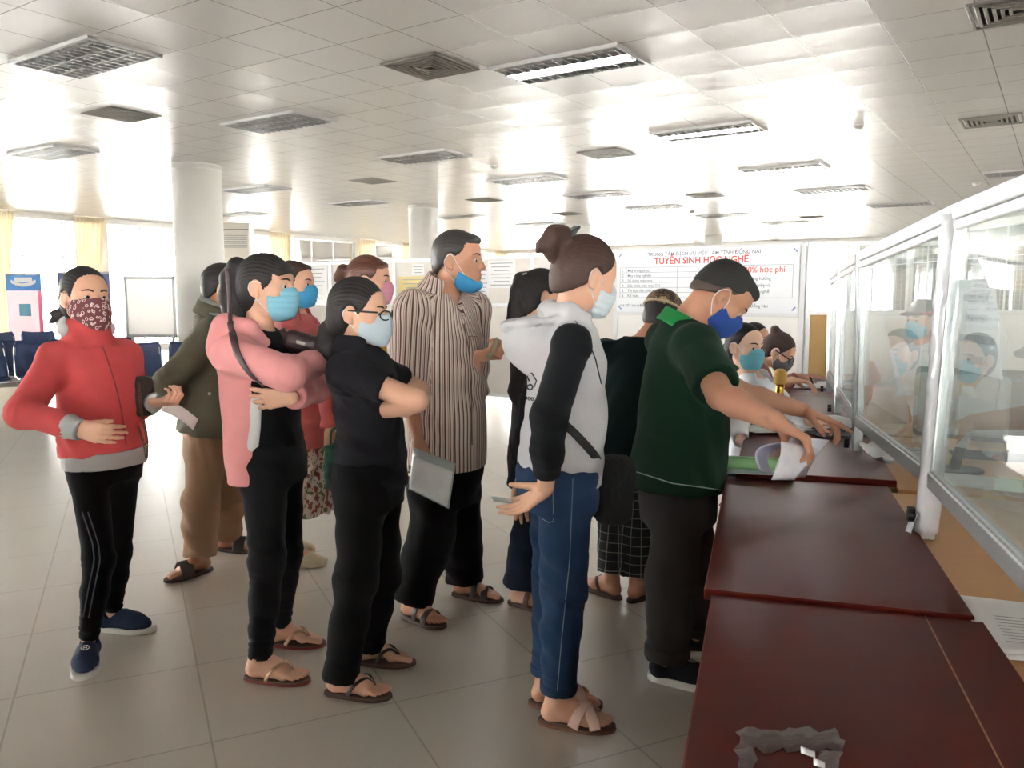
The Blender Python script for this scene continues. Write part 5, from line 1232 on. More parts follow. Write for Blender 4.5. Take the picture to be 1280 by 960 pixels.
S2.loft(jst2, .015, 's'); S2.loft([(c - ZZ * .0, a, b_, w - .014, d - .012) for c, a, b_, w, d in stations(r, [(-.22,) + jst[0][1:], (-.05,) + jst[0][1:]])], .004, 's')
for s in 'RL':
    S2.cone(r.sh[s], r.el[s], .068, .056, .03); e = lerp(r.el[s], r.wr[s], .9); S2.cone(r.el[s], e, .056, .046, .02, 1)
S2.cone(r.neck - A(0, 0, .02), r.H.p(0, -.02, -.05), .07, .08, .008, 0, 's')
hd = r.neck - ff * .085; S2.chain([r.neck + rr_ * .085 + ff * .02 + A(0, 0, .005), hd + rr_ * .05 - A(0, 0, .0), hd - rr_ * .05, r.neck - rr_ * .085 + ff * .02 + A(0, 0, .005)], [.028, .05, .05, .028], .03); S2.ell(hd - ff * .03 - A(0, 0, .07), (.06, .11, .08), np.stack([ff, rr_, ZZ]), .04)
jk = sdfpart('hoodie', S2, .0055, m_pink, r.root, fold_disp(.0035, .13, 33, arm_joints(r, .008, .045)))
# pale lining shown where the open front hangs
S = Sdf(); a_ = P(318, 500, r.Y - .13); b2 = P(312, 560, r.Y - .14); S.cone(a_, b2, .032, .04, .01, 0, 'u', (nrm(A(.2, 1, 0)), .5)); sdfpart('lining', S, .004, cloth('white_lining', (220, 222, 222), .05), jk, fold_disp(.003, .09, 35))
mask(r, m_bluemask, loop_w)
hair(r, hr_black, (.092, .050), (-.055, -.080), .011, extra=[([(0, -.085, .075), (0, -.125, .085), (0, -.150, .04), (.005, -.150, -.03), (.008, -.138, -.10), (.01, -.128, -.16)], [.03, .034, .042, .046, .042, .022])], add=[((.0, .072, .058), (.056, .026, .034))])
S = Sdf(); r.H.ell(S, (0, -.112, .083), (.03, .014, .03), .005); sdfpart('hair_tie', S, .004, cloth('brown_tie', (92, 76, 72), .2), r.root)
mb = MB(); c = r.H.p(.082, -.004, -.046); mb.lathe(c - ZZ * .004, [(.001, 0), (.004, .002), (.004, .006), (.001, .008)], 10); mb.build('earring', mat('pearl', (236, 234, 228), .2), r.root)
for s in 'RL': sandal(r, s, mat('red_sole', (126, 40, 38), .5), mat('gold_strap', (176, 140, 110), .35, .05, metal=.3), 'thong')
bj = bvh_of(jk); sp_, sn_ = cast_line(bj, [(289, 403), (291, 420), (298, 443), (312, 465), (329, 481)], .006)
bgp = thing('crossbody_bag', 'dark brown bag on a diagonal strap across the pink-hoodie woman\'s chest', 'bag', P(375, 440, r.Y - .05))
S = Sdf(); bc = r.neck + (P(376, 437, r.Y) - P(320, 418, r.Y)) + ff * .02 - rr_ * .0 + A(0, -.03, 0); S.box(bc, (.075, .035, .04), np.stack([nrm(A(.9, -.2, -.25)), nrm(A(.2, 1, 0)), nrm(A(.25, 0, 1))]), .03); sdfpart('pouch', S, .005, mat('dark_leather', (58, 40, 44), .45, .1, 60, bump=.001), bgp)
S = Sdf(); S.box(bc + A(.0, -.034, .005), (.02, .004, .008), np.stack([nrm(A(.9, -.2, -.25)), nrm(A(.2, 1, 0)), nrm(A(.25, 0, 1))]), .002); sdfpart('clasp', S, .003, mat('silver_print', (170, 164, 160), .4), bgp)
mb = MB(); hd_ = spline([P(284, 336, sp_[0][1] - .01), P(287, 372, sp_[0][1] - .02)] + [sp_[0]], 6); mb.tube(hd_, .008, 10, fl=(A(0, -1, 0), .3)); mb.tube(sp_, .013, 10, fl=(sn_, .25)); mb.tube(spline([P(352, 412, r.Y + .02) + A(0, 0, 0), bc + A(-.06, 0, .02)], 6), .012, 10, fl=(A(.3, -1, 0), .3)); mb.build('strap', mat('strap_leather', (66, 46, 48), .5), bgp)

# ---- woman in the black polo
r = rig('polo', 'woman in black polo shirt, glasses and grey mask with arms crossed, in front', sc=.95, phi=-6, phic=-8, ftR=(427, 869, -9), ftL=(461, 829, -4), pel=(462, 590), neck=(446, 431), head=(449, 392, .0, -10, 4, 0), knR=(446, 720), knL=(476, 716, .02), elR=(521, 501, -1), wrR=(470, 516, 1), elL=(525, 488, 1), wrL=(502, 500, -1), shw=.15)
st = [(-.10, .175, .135, .004), (.1, .170, .134, .01), (.3, .158, .124, .018), (.5, .152, .120, .018), (.7, .155, .122, .014), (.88, .138, .1), (1.0, .08, .062, -.008)]
body(r, [(-.2, .15, .11)] + st, sk_a, dict(R=dict(d=A(-.6, .75, -.05), n=A(-.4, -.3, .8)), L=dict(d=A(-.96, -.2, -.12), n=A(-.1, .8, .5), curl=(.3, .5, .4), spread=.03)), 'RL', arm=(.046, .040, .040, .027))
eyes(r)
S = top(r, st, (.062, .058), None, .58, neckr=.062)
sh = sdfpart('polo_shirt', S, .0055, cloth('black_pique', (30, 29, 35), .15), r.root, fold_disp(.0032, .11, 41, [(lerp(r.pel, r.neck, .2), .2, .004, A(.5, .2, 1), .07), (r.sh['R'] - A(0, 0, .08), .1, .005, A(1, .2, .6), .05)]))
collar(r, cloth('black_pique', (30, 29, 35), .15), r0=.058, r1=.088, drop=.03, gap=.5, pt=.04, rise=.022, back=.018)
S = trousers(r, [(-.25, .165, .13), (-.05, .172, .138, -.004), (.1, .165, .13)], (.095, .078, .070, .066), 1.06); sdfpart('trousers', S, .006, blk, r.root, fold_disp(.003, .15, 42, leg_joints(r, .005, .05)))
mask(r, m_paleblue, loop_w, 'cloth', pts=[(.066, .028, -.012), (.074, .008, .008), (.084, -.02, .016), (.086, -.03, -.005), (.078, -.010, -.03), (.066, .026, -.07)])
H = r.H; hair(r, hr_black, (.086, .074), (-.050, -.092), .013, add=[((0, -.055, -.03), (.074, .062, .075))], extra=[([(0, -.09, -.05), (0, -.118, -.075), (0, -.128, -.12), (0, -.11, -.155), (0, -.09, -.135)], [.04, .036, .036, .03, .02])])
S = Sdf(); H.ell(S, (0, -.105, -.062), (.02, .012, .02), .004); sdfpart('hair_tie', S, .004, cloth('pink_tie', (196, 150, 140), .2), r.root)
mb = MB(); m_gl = mat('black_frame', (24, 22, 22), .3)
for q in (-1, 1):
    mb.tube(spline([H.p(q * .082, -.02, .012), H.p(q * .076, .04, .012), H.p(q * .068, .094, .012)], 6), .0032, 8)
    mb.tube([H.p(q * (.036 + .028 * math.cos(t)), .125 - .011 * (1 + math.cos(t)), .002 + .017 * math.sin(t)) for t in np.linspace(0, 2 * math.pi, 21)], .0026, 8)
mb.tube([H.p(-.009, .121, .006), H.p(0, .123, .009), H.p(.009, .121, .006)], .0025, 8); gl = mb.build('glasses', m_gl, r.root)
for s in 'RL': sandal(r, s, mat('brown_sole', (74, 52, 46), .6), mat('black_strap', (40, 34, 34), .5), 'thong')

# ---- woman with the pink mask, between them
r = rig('yellow', 'woman with reddish brown bun and pink mask behind the black-polo woman', Y=3.98, sc=.97, phi=-4, ftR=(462, 738, -4), ftL=(452, 720, -4), pel=(452, 545), neck=(452, 392), head=(462, 352, 0, -4, 2, 0), knR=(446, 640), knL=(450, 636), elR=(458, 470, 1), wrR=(490, 500, 1), elL=(470, 470, 1), wrL=(500, 500, 1))
body(r, FEM, sk_a, {}, 'RL', hh=.004, h=.011); sdfpart('blouse', top(r, FEM, (.058, .05), (.045, .035), .9), .007, cloth('yellow_cotton', (214, 178, 70), .06), r.root, fold_disp(.003, .1, 51)); collar(r, cloth('pale_pink_collar', (226, 196, 190), .04), r0=.056, r1=.10, drop=.05, gap=.5, pt=.05)
sdfpart('trousers', trousers(r, [(-.2, .158, .13), (.08, .15, .115)], (.09, .075, .07, .06), .98), .007, cloth('grey_cotton', (110, 108, 108), .1), r.root, fold_disp(.003, .12, 52, leg_joints(r)))
mask(r, mat('pink_mask', (226, 158, 184), .8, .06, 30), loop_w); eyes(r, (1,)); hair(r, mat('auburn_hair', (104, 66, 54), .4, .3, 60, stretch=(1, 1, .25)), (.086, .070), (-.062, -.074), .010, extra=[([(0, -.095, .045), (0, -.135, .05), (0, -.15, .015), (0, -.13, -.015)], [.024, .03, .03, .02])], add=[((0, .068, .072), (.05, .026, .026))])
for s in 'RL': sandal(r, s, mat('red_sole', (126, 40, 38), .5), mat('red_strap', (140, 50, 48), .5), 'thong')

gb = thing('shopping_bag', 'dark green bag peeping out left of the black-polo woman\'s hip', 'bag', P(423, 611, 4.0)); S = Sdf(); S.box(P(423, 583, 4.0), (.065, .05, .11), None, .02); sdfpart('pouch', S, .006, mat('green_bag', (36, 92, 72), .6, .1), gb, fold_disp(.004, .08, 55))
mb = MB(); c = P(423, 560, 4.0); mb.tube(spline([c + A(-.04, 0, 0), c + A(-.03, 0, .09), c + A(.03, 0, .09), c + A(.04, 0, 0)], 6), .006, 8); mb.build('handle', mat('green_bag', (36, 92, 72), .6, .1), gb)
# ---- man in the striped shirt
r = rig('striped', 'man in striped short-sleeved shirt with blue mask pulled under his chin', sc=1.0, male=True, phi=-34, phic=-40, ftR=(515, 773, -38), ftL=(581, 746, -20), pel=(557, 575), neck=(554, 362), head=(573, 327, -.03, -16, 2, 0), knR=(540, 665), knL=(574, 660, .02), elR=(510, 492, 1), wrR=(524, 556, -1), elL=(588, 500, 1), wrL=(598, 445, -1), shw=.185)
st = [(-.03, .20, .16, .01), (.12, .198, .16, .012), (.3, .192, .155, .015), (.5, .185, .145, .014), (.7, .185, .135, .012), (.88, .158, .105), (1.0, .085, .068, -.008)]
body(r, [(-.2, .15, .11)] + st, sk_b, dict(R=dict(d=A(.15, -.25, -1), n=A(-.5, .75, -.2), curl=(.7, .7, .4)), L=dict(d=A(.75, -.6, .15), n=A(.2, .5, .8), curl=(1.2, 1.2, .6), spread=.02, thumb=(.6, .7, .5))), 'RL')
eyes(r)
m_st = cloth('striped_cotton', (224, 208, 198), .05); N, L = nodes(m_st); b = N['Principled BSDF']; at = N.new('ShaderNodeAttribute'); at.attribute_name = 'su'
w = math_n(N, L, 'FRACT', math_n(N, L, 'DIVIDE', at.outputs['Fac'], .0195)); base = b.inputs['Base Color'].links[0].from_socket
s1 = math_n(N, L, 'LESS_THAN', math_n(N, L, 'ABSOLUTE', math_n(N, L, 'SUBTRACT', w, .35)), .15); s2 = math_n(N, L, 'LESS_THAN', math_n(N, L, 'ABSOLUTE', math_n(N, L, 'SUBTRACT', w, .72)), .06)
L.new(mix_n(N, L, s2, mix_n(N, L, s1, base, rgb(104, 78, 76)), rgb(170, 120, 110)), b.inputs['Base Color'])
def stripe_attr(r, sides='RL', lim=.5):
    def fn(V):
        ax = nrm(r.neck - r.pel); f, q = fvec(r.phic), rvec(r.phic); d = V - r.pel; an = np.arctan2(d @ q, d @ f); su = an * .17
        near = np.abs(d @ q)
        for s in sides:
            ba = r.el[s] - r.sh[s]; t = np.clip(((V - r.sh[s]) @ ba) / (ba @ ba), 0, 1); dd = np.linalg.norm(V - r.sh[s] - t[:, None] * ba, axis=1)
            m = (dd < .095) & (np.abs(d @ q) > .155) if True else 0
            w_ = q * (1 if s == 'R' else -1) - f * .3; w_ = nrm(w_ - ba * (w_ @ ba) / (ba @ ba)); u = nrm(np.cross(ba, w_)); e = V - r.sh[s]; a2 = np.arctan2(e @ u, e @ w_) * .07; su = np.where(m, a2, su)
        return dict(su=su + 5)
    return fn
S = top(r, st, (.080, .080), None, .92, neckr=.064); fv = fvec(r.phic); S.cone(r.neck + fv * .05 + A(0, 0, .02), r.neck + fv * .105 - A(0, 0, .11), .04, .012, .008, 0, 's'); sh = sdfpart('shirt', S, .0055, m_st, r.root, fold_disp(.0034, .16, 61, [(r.el['R'], .12, .006, A(.3, 0, 1), .06)]), 1, stripe_attr(r))
co = collar(r, m_st, r0=.064, r1=.100, drop=.03, gap=.5, pt=.035, rise=.03, back=.024)
n_ = len(co.data.vertices); t_ = co.data.attributes.new('su', 'FLOAT', 'POINT'); cc = np.empty(n_ * 3, F); co.data.vertices.foreach_get('co', cc); cc = cc.reshape(-1, 3) + root_off(r.root); dd = cc - r.neck; t_.data.foreach_set('value', (np.arctan2(dd @ rvec(r.phic), dd @ fvec(r.phic)) * .09 + 5).astype(F))
bs = bvh_of(sh); c = [h[0] for h in (cast(bs, np.interp(v, [395, 440, 500, 560], [578, 586, 589, 590]), v, .001) for v in np.linspace(405, 556, 16)) if h]; mb = MB(); mb.tube(c, .003, 6); mb.build('placket', cloth('striped_edge', (120, 98, 92), .1), sh)
mb = MB(); mb.tube([h[0] for h in (cast(bs, u, v, .001) for u, v in ((586, 420), (597, 421), (597, 441), (587, 443), (586, 420))) if h] or [r.neck, r.pel], .0018, 6); mb.build('pocket', cloth('striped_edge', (120, 98, 92), .1), sh)
S = trousers(r, [(-.25, .165, .135), (-.02, .18, .145), (.1, .175, .14)], (.11, .10, .096, .088), 1.02); sdfpart('trousers', S, .0065, cloth('black_trousers', (17, 17, 20), .15), r.root, fold_disp(.004, .16, 62, leg_joints(r, .007, .06)))
mask(r, mat('bright_blue_mask', (64, 158, 212), .8, .05, 30), loop_w, 'chin', name='lowered_mask', pts=[(.062, .05, -.056), (.072, .025, -.015), (.083, -.004, .026), (.087, -.028, .0), (.080, -.022, -.036), (.066, .012, -.085)])
hair(r, hr_grey, (.088, .070), (-.078, -.045), .008, add=[((0, .058, .088), (.05, .035, .022))])
for s in 'RL': sandal(r, s, mat('brown_sole', (74, 52, 46), .6), mat('dark_brown_strap', (58, 44, 42), .5), 'two')
k1 = thing('booklet', 'clear plastic folder of white papers held low by the striped-shirt man', 'folder', P(540, 600, r.Y - .3)); Yb = r.wr['R'][1] - .05
q0, q1, q2, q3 = P(517, 565, Yb), P(569, 585, Yb - .06), P(561, 636, Yb - .08), P(511, 611, Yb - .02)
mb = MB(); mb.sheet(lambda u, v: lerp(lerp(q0 + A(0, 0, .02), q1 + A(.002, 0, .018), u), lerp(q3, q2, u), v), 6, 6, .004); mb.build('cover', mat('folder_plastic', (186, 194, 194), .2, .03), k1)
mb = MB(); mb.sheet(lambda u, v: lerp(lerp(q0, q1, u * .94 + .02), lerp(q3, q2, u * .94 + .02), .10 + v * .86) - A(0, .005, 0), 6, 6, .003); mb.build('sheet', mat('white_sheet', (238, 238, 238), .7), k1)
mb = MB(); tp = r.tips['L'][4]; v0 = r.wr['L'] + A(.055, -.07, .02); mb.sheet(lambda u, v: v0 + A(.045, .0, .085) * (v - .3) + A(.012, -.04, -.01) * (u - .5), 3, 3, .0015); ck = thing('paper_slip', 'small green-white slip held up in the striped-shirt man\'s fist', 'paper', v0 - A(0, 0, .03)); mb.build('sheet', mat('slip', (160, 164, 140), .7), ck)
# ---- woman with the long ponytail, hidden behind the hoodie woman
r = rig('pony', 'woman with long black ponytail and dark top mostly hidden behind the grey-hoodie woman', Y=3.6, sc=.96, phi=10, ftR=(650, 757, -30), ftL=(668, 748, -20), pel=(668, 572), neck=(666, 402), head=(679, 372, 0, 10, 4, 0), knR=(660, 668), knL=(676, 662), elR=(650, 488, 1), wrR=(672, 540, 1), elL=(690, 490, 1), wrL=(700, 540, 1))
body(r, FEM, sk_a, {}, 'RL', hh=.004, h=.011); sdfpart('top', top(r, FEM, (.058, .052), (.048, .036), .95), .006, cloth('dark_grey_knit', (58, 54, 54), .12), r.root, fold_disp(.003, .1, 71, arm_joints(r)))
sdfpart('jeans', trousers(r, [(-.2, .158, .13), (.08, .15, .115)], (.09, .072, .078, .088), .92), .006, cloth('dark_denim', (36, 46, 66), .3), r.root, fold_disp(.003, .12, 72, leg_joints(r)))
hair(r, hr_black, (.082, .078), (-.062, -.076), .010, extra=[([(0, -.085, .085), (-.0, -.108, .075), (0, -.118, .02), (.005, -.118, -.06), (.005, -.122, -.14), (.0, -.122, -.20)], [.028, .032, .036, .042, .044, .026])])
mb = MB(); c = r.H.p(.028, -.112, .095); mb.tube([c, c + A(.022, 0, .008)], .004, 8); mb.build('hair_clip', mat('silver_clip', (220, 220, 220), .2), r.root)
for s in 'RL': sandal(r, s, mat('brown_sole', (74, 52, 46), .6), mat('brown_strap', (96, 66, 56), .5), 'two')

# ---- woman in the grey hoodie with black sleeves
r = rig('hoodie', 'woman in grey hoodie with black sleeves and blue jeans, hands behind her back', sc=.985, phi=10, phic=3, ftR=(697, 906, -12), ftL=(684, 882, -4), pel=(700, 590), neck=(709, 392), head=(731, 347, -.01, 24, 16, 2), knR=(704, 735), knL=(693, 722), elR=(686, 524, -1), wrR=(682, 612, 1), elL=(668, 500, 1), wrL=(656, 590, 1), shw=.15)
st = [(-.06, .17, .132, .0), (.1, .172, .14, .0), (.3, .162, .135, .008), (.5, .155, .128, .01), (.7, .158, .125, .008), (.88, .135, .10), (1.0, .078, .065, -.008)]
body(r, [(-.2, .15, .11)] + st, sk_a, dict(R=dict(d=A(-.68, .42, -.58), n=A(-.42, -.45, .78), curl=(.2, .3, .2), spread=.11, thumb=(.35, .9, .6), fcurl={2: (.2, .3, .2), 3: (.3, .35, .2)}), L=dict(d=A(-.22, -.1, -1), n=A(.6, -.8, .1), curl=(.15, .2, .15), spread=.1, thumb=(.8, .7, .2))), 'RL', arm=(.042, .036, .036, .025))
m_gh = cloth('grey_fleece', (196, 194, 198), .06)
S = Sdf(); S.loft(stations(r, st), .03); ff, rr_ = fvec(r.phic), rvec(r.phic)
S.cone(r.neck - A(0, 0, .078), r.sh['R'], .055, .055, .05); S.cone(r.neck - A(0, 0, .078), r.sh['L'], .055, .055, .05)
hd = r.neck - ff * .055 + A(0, 0, .0)
S.chain([r.neck + rr_ * .075 + ff * .05 - A(0, 0, .012), r.neck + rr_ * .082 - ff * .01 + A(0, 0, .006), hd + rr_ * .05 + A(0, 0, .004), hd - rr_ * .05 + A(0, 0, .004), r.neck - rr_ * .082 - ff * .01 + A(0, 0, .006), r.neck - rr_ * .075 + ff * .05 - A(0, 0, .012)], [.018, .026, .032, .032, .026, .018], .03)
hb = r.neck - ff * .125 - A(0, 0, .085); S.ell(hb, (.078, .105, .085), np.stack([nrm(ff + A(0, 0, .5)), rr_, nrm(ZZ - ff * .5)]), .045); S.ell(hb - A(0, 0, .055) + ff * .03, (.05, .07, .06), np.stack([ff, rr_, ZZ]), .04)
rim = spline([r.neck + rr_ * .10 - ff * .02 - A(0, 0, .012), r.neck + rr_ * .10 - ff * .10 - A(0, 0, .022), r.neck + rr_ * .06 - ff * .18 - A(0, 0, .034), r.neck - ff * .205 - A(0, 0, .040), r.neck - rr_ * .06 - ff * .18 - A(0, 0, .034), r.neck - rr_ * .10 - ff * .10 - A(0, 0, .022), r.neck - rr_ * .10 - ff * .02 - A(0, 0, .012)], 3)
S.ell(r.neck - ff * .125 - A(0, 0, .018), (.072, .082, .042), np.stack([nrm(ff + A(0, 0, .2)), rr_, nrm(ZZ - ff * .2)]), .012, 's'); S.chain(rim, [.013] * len(rim), .008)
S.cone(r.neck - A(0, 0, .03), r.H.p(0, -.02, -.05), .056, .07, .01, 0, 's')
hj = sdfpart('hoodie', S, .005, m_gh, r.root, fold_disp(.0040, .13, 81, [(lerp(r.pel, r.neck, .22), .2, .006, A(.6, .1, .8), .08)]))
m_bs = cloth('black_sleeve', (25, 26, 30), .12)
for s in 'RL':
    S = Sdf(); S.cone(lerp(r.neck, r.sh[s], .42) - A(0, 0, .052), r.sh[s] - A(0, 0, .004), .050, .055, .03); S.cone(r.sh[s], r.el[s], .058, .053, .03); e = lerp(r.el[s], r.wr[s], .78); S.cone(r.el[s], lerp(r.el[s], e, .6), .052, .047, .02); S.cone(lerp(r.el[s], e, .6), e, .047, .041, .02, 1); v = nrm(r.wr[s] - r.el[s]); S.cone(e - v * .012, e + v * .03, .031, .033, .004, 3, 's')
    sdfpart('sleeve', S, .005, m_bs, hj, fold_disp(.002, .12, 82, [(r.el[s], .1, .004, A(.3, .1, 1), .05), (lerp(r.el[s], r.wr[s], .6), .07, .004, A(.3, .1, 1), .04)]))
bh = bvh_of(hj); m_pr = mat('print_ink', (60, 60, 66), .8)
mb = MB()
def ink(pts, w):
    c = [h[0] for h in (cast(bh, u, v, .0012) for u, v in pts) if h is not None]
    if len(c) > 1: mb.tube(c, w, 6)
ink([(662, 476), (659, 470), (665, 466), (671, 476), (668, 484)], .0022)
ink([(655 + i * .6, 480 + (i % 3)) for i in range(0, 8)], .0016); ink([(663 + 3.4 * math.cos(t), 484 + 3.4 * math.sin(t)) for t in np.linspace(0, 6.28, 9)], .0026)
for k in range(4): ink([(654 + k * 4 + 1.6 * math.cos(t), 497 + k * .6 + 2.2 * math.sin(t)) for t in np.linspace(0, 6.28, 7)], .0014)
if mb.v: mb.build('back_print', m_pr, hj)
c = [h[0] for h in (cast(bh, np.interp(v, [402, 420, 450, 480], [719, 733, 744, 751]), v, .002) for v in np.linspace(402, 480, 14)) if h]
if len(c) > 2: mb = MB(); mb.tube(c, .002, 6); mb.build('zip', m_black, hj)
S = trousers(r, [(-.2, .162, .132, -.01), (-.02, .165, .135, -.012), (.12, .15, .115)], (.094, .074, .066, .058), .90)
m_dn = denim; tr = sdfpart('jeans', S, .0055, m_dn, r.root, fold_disp(.0028, .13, 83, [(r.kn[s], .12, .006, A(.15, .1, 1), .06) for s in 'RL'] + [(lerp(r.kn[s], r.an[s], .8), .1, .004, A(0, .1, 1), .04) for s in 'RL']))
bt = bvh_of(tr)
m_sm = cloth('denim_seam', (120, 138, 160), .1); mb = MB()
c = [h[0] for h in (cast(bt, u, v, .0012) for u, v in [(690, 592), (691, 610), (692, 630), (692, 651), (686, 653), (678, 648)]) if h]
if len(c) > 2: mb.tube(c, .0016, 6); mb.build('pocket_seam', m_sm, tr)
mb = MB(); c = [h[0] for h in (cast(bt, np.interp(v, [600, 700, 800, 870], [716, 712, 702, 696]), v, .001) for v in np.linspace(598, 868, 28)) if h]; mb.tube(c, .0014, 6); mb.build('side_seam', m_sm, tr)
for s in 'RL':
    S = Sdf(); v = nrm(r.an[s] - r.kn[s]); e = lerp(r.kn[s], r.an[s], .90); S.cone(e - v * .028, e + v * .004, .062, .061, .003, 3); S.cone(e - v * .05, e + v * .03, .053, .052, .002, 3, 's'); sdfpart('turn_up', S, .004, denim, tr, fold_disp(.001, .05, 84))
mask(r, mat('ice_blue_mask', (206, 217, 224), .8, .04, 30), mat('grey_elastic', (206, 208, 208), .7), 'surgical')
H = r.H; hair(r, hr_brown, (.088, .070), (-.066, -.062), .012, h=.0042, extra=[([(0, -.09, .07), (.0, -.118, .10), (.0, -.145, .095), (.0, -.155, .06), (.0, -.13, .03)], [.032, .032, .03, .028, .02]), ([(0, -.158, .085), (0, -.18, .05), (0, -.184, .03)], [.016, .013, .008])])
S = Sdf()
for q in (-1, 0, 1): H.chain(S, [(q * .014, -.075, .142), (q * .018, -.090, .122), (q * .022, -.104, .10), (q * .018, -.112, .075)], [.006, .009, .009, .005], .004)
H.chain(S, [(-.018, -.092, .122), (.018, -.092, .122)], [.009, .009], .004); sdfpart('hair_claw', S, .003, mat('dark_green_plastic', (52, 62, 60), .35), r.root)
for s in 'RL': sandal(r, s, mat('tan_sole', (120, 82, 64), .6), mat('blush_strap', (214, 180, 166), .5), 'cross', .022)
hb_ = thing('shoulder_bag', 'black furry shoulder bag hanging at the grey-hoodie woman\'s front hip', 'bag', P(768, 620, r.Y + .05))
S = Sdf(); bc = P(768, 612, r.Y + .06); S.box(bc, (.062, .05, .115), np.stack([nrm(A(.9, .2, -.1)), nrm(A(-.2, 1, 0)), nrm(A(.1, 0, 1))]), .04)
def fur(V): return .004 * np.sin(V[:, 0] * 260 + 3 * np.sin(V[:, 2] * 60)) * np.sin(V[:, 1] * 240 + V[:, 2] * 90)
sdfpart('pouch', S, .005, mat('black_fur', (30, 30, 34), .8, .5, 120, bump=.004, bscale=300), hb_, fur)
pts = []
for u, v in ((704, 528), (716, 540), (730, 555), (742, 570)):
    h = cast(bh, u, v, .006); pts.append(h[0] if h else P(u, v, r.Y - .1))
mb = MB(); c = spline(pts + [P(750, 582, r.Y + .01)], 8); mb.tube(c, .013, 10, fl=([nrm(CAMP - p) for p in c], .25)); mb.build('strap', mat('black_webbing', (36, 36, 40), .7), hb_)
mb = MB(); c = [h[0] for h in (cast(bh, u, v, .003) for u, v in ((738, 430), (746, 445), (752, 462), (756, 480))) if h]
cd = thing('card', 'small white and grey card held in the grey-hoodie woman\'s fingers behind her', 'card', PZ(642, 640, r.wr['R'][2] - .1)); cp_ = r.tips['R'][1] + A(.022, .0, .022); mb = MB(); mb.sheet(lambda u, v: cp_ + A(-.062, .01, .006) * (u - .35) + A(-.012, -.045, .03) * (v - .5), 3, 3, .0018); mb.build('sheet', mat('card_white', (206, 212, 210), .4, .04), cd)
mb = MB(); mb.sheet(lambda u, v: cp_ + A(-.062, .01, .006) * (u * .5 - .2) + A(-.012, -.045, .03) * (v * .4 - .2) + A(-.0005, -.0006, .0012) * 1.2, 2, 2, .0006); mb.build('print', mat('card_grey', (140, 160, 160), .5), cd)

# ---- man in the dark green jacket seen from behind
r = rig('darkgreen', 'man in dark teal jacket, camouflage cap and checked trousers bending away at the counter', Y=3.75, sc=.98, male=True, phi=62, phic=66, ftR=(796, 750, 45), ftL=(764, 746, 128), pel=(784, 585, 0), neck=(802, 424, .12), head=(828, 398, .2, 52, 24, 0), knR=(798, 665), knL=(770, 662), elR=(836, 510, 1), wrR=(860, 540, 1), elL=(766, 500, 1), wrL=(790, 545, 1), shw=.165)
st = [(-.05, .185, .15), (.2, .182, .145), (.5, .18, .135), (.72, .178, .125), (.88, .148, .10), (1.0, .085, .07)]
body(r, [(-.2, .15, .11)] + st, sk_b, {}, 'RL', hh=.004, h=.011)
sdfpart('jacket', top(r, st, (.074, .066), (.06, .05), .95), .0065, cloth('dark_teal', (17, 37, 38), .12), r.root, fold_disp(.004, .15, 91, arm_joints(r)))
m_pl = cloth('checked_cotton', (48, 48, 52), .12); N, L = nodes(m_pl); b = N['Principled BSDF']; a1 = N.new('ShaderNodeAttribute'); a1.attribute_name = 'su'; a2 = N.new('ShaderNodeAttribute'); a2.attribute_name = 'sv'
ln_ = lambda a, w, p: math_n(N, L, 'LESS_THAN', math_n(N, L, 'FRACT', math_n(N, L, 'DIVIDE', a.outputs['Fac'], p)), w)
L.new(mix_n(N, L, math_n(N, L, 'MAXIMUM', ln_(a1, .09, .042), ln_(a2, .09, .042)), b.inputs['Base Color'].links[0].from_socket, rgb(128, 124, 120)), b.inputs['Base Color'])
def chk(V):
    su = np.zeros(len(V)); 
    dR = np.linalg.norm((V - r.kn['R'])[:, :2], axis=1); dL = np.linalg.norm((V - r.kn['L'])[:, :2], axis=1)
    k = np.where((dR < dL)[:, None], r.kn['R'], r.kn['L']); d = V - k; return dict(su=np.arctan2(d[:, 0], -d[:, 1]) * .075 + 5, sv=V[:, 2] + 2)
sdfpart('trousers', trousers(r, [(-.2, .165, .135), (.05, .17, .135)], (.095, .08, .078, .072), .86), .0065, m_pl, r.root, fold_disp(.003, .14, 92, leg_joints(r)), 1, chk)
hair(r, hr_black, (.086, .06), (-.07, -.05), .005); H = r.H
S = Sdf(); H.ell(S, (0, -.012, .052), (.086, .106, .085), .001); H.plane(S, (0, 0, .038), (0, .05, -1)); H.ell(S, (0, .09, .05), (.07, .08, .012), .02); m_cam = mat('camouflage', (70, 62, 56), .8, .1, 30); N, L = nodes(m_cam); nz = [n for n in N if n.type == 'TEX_NOISE'][0]
rp = N.new('ShaderNodeValToRGB'); rp.color_ramp.interpolation = 'CONSTANT'; L.new(nz.outputs[0], rp.inputs[0]); e = rp.color_ramp.elements; e[0].color = rgb(46, 40, 40); e[1].position = .45; e[1].color = rgb(112, 84, 66); x = e.new(.55); x.color = rgb(58, 52, 46); x = e.new(.62); x.color = rgb(168, 150, 110); L.new(rp.outputs[0], N['Principled BSDF'].inputs['Base Color'])
cp = sdfpart('cap', S, .004, m_cam, r.root); mb = MB(); mb.tube([H.p(.0875 * math.cos(t), -.012 + .1075 * math.sin(t), .046) for t in np.linspace(math.pi * .95, math.pi * 2.05, 24)], .006, 8); mb.build('cap_band', mat('pale_band', (190, 170, 140), .7), cp)
for s in 'RL': sandal(r, s, mat('brown_sole', (74, 52, 46), .6), mat('brown_strap', (96, 66, 56), .5), 'thong')

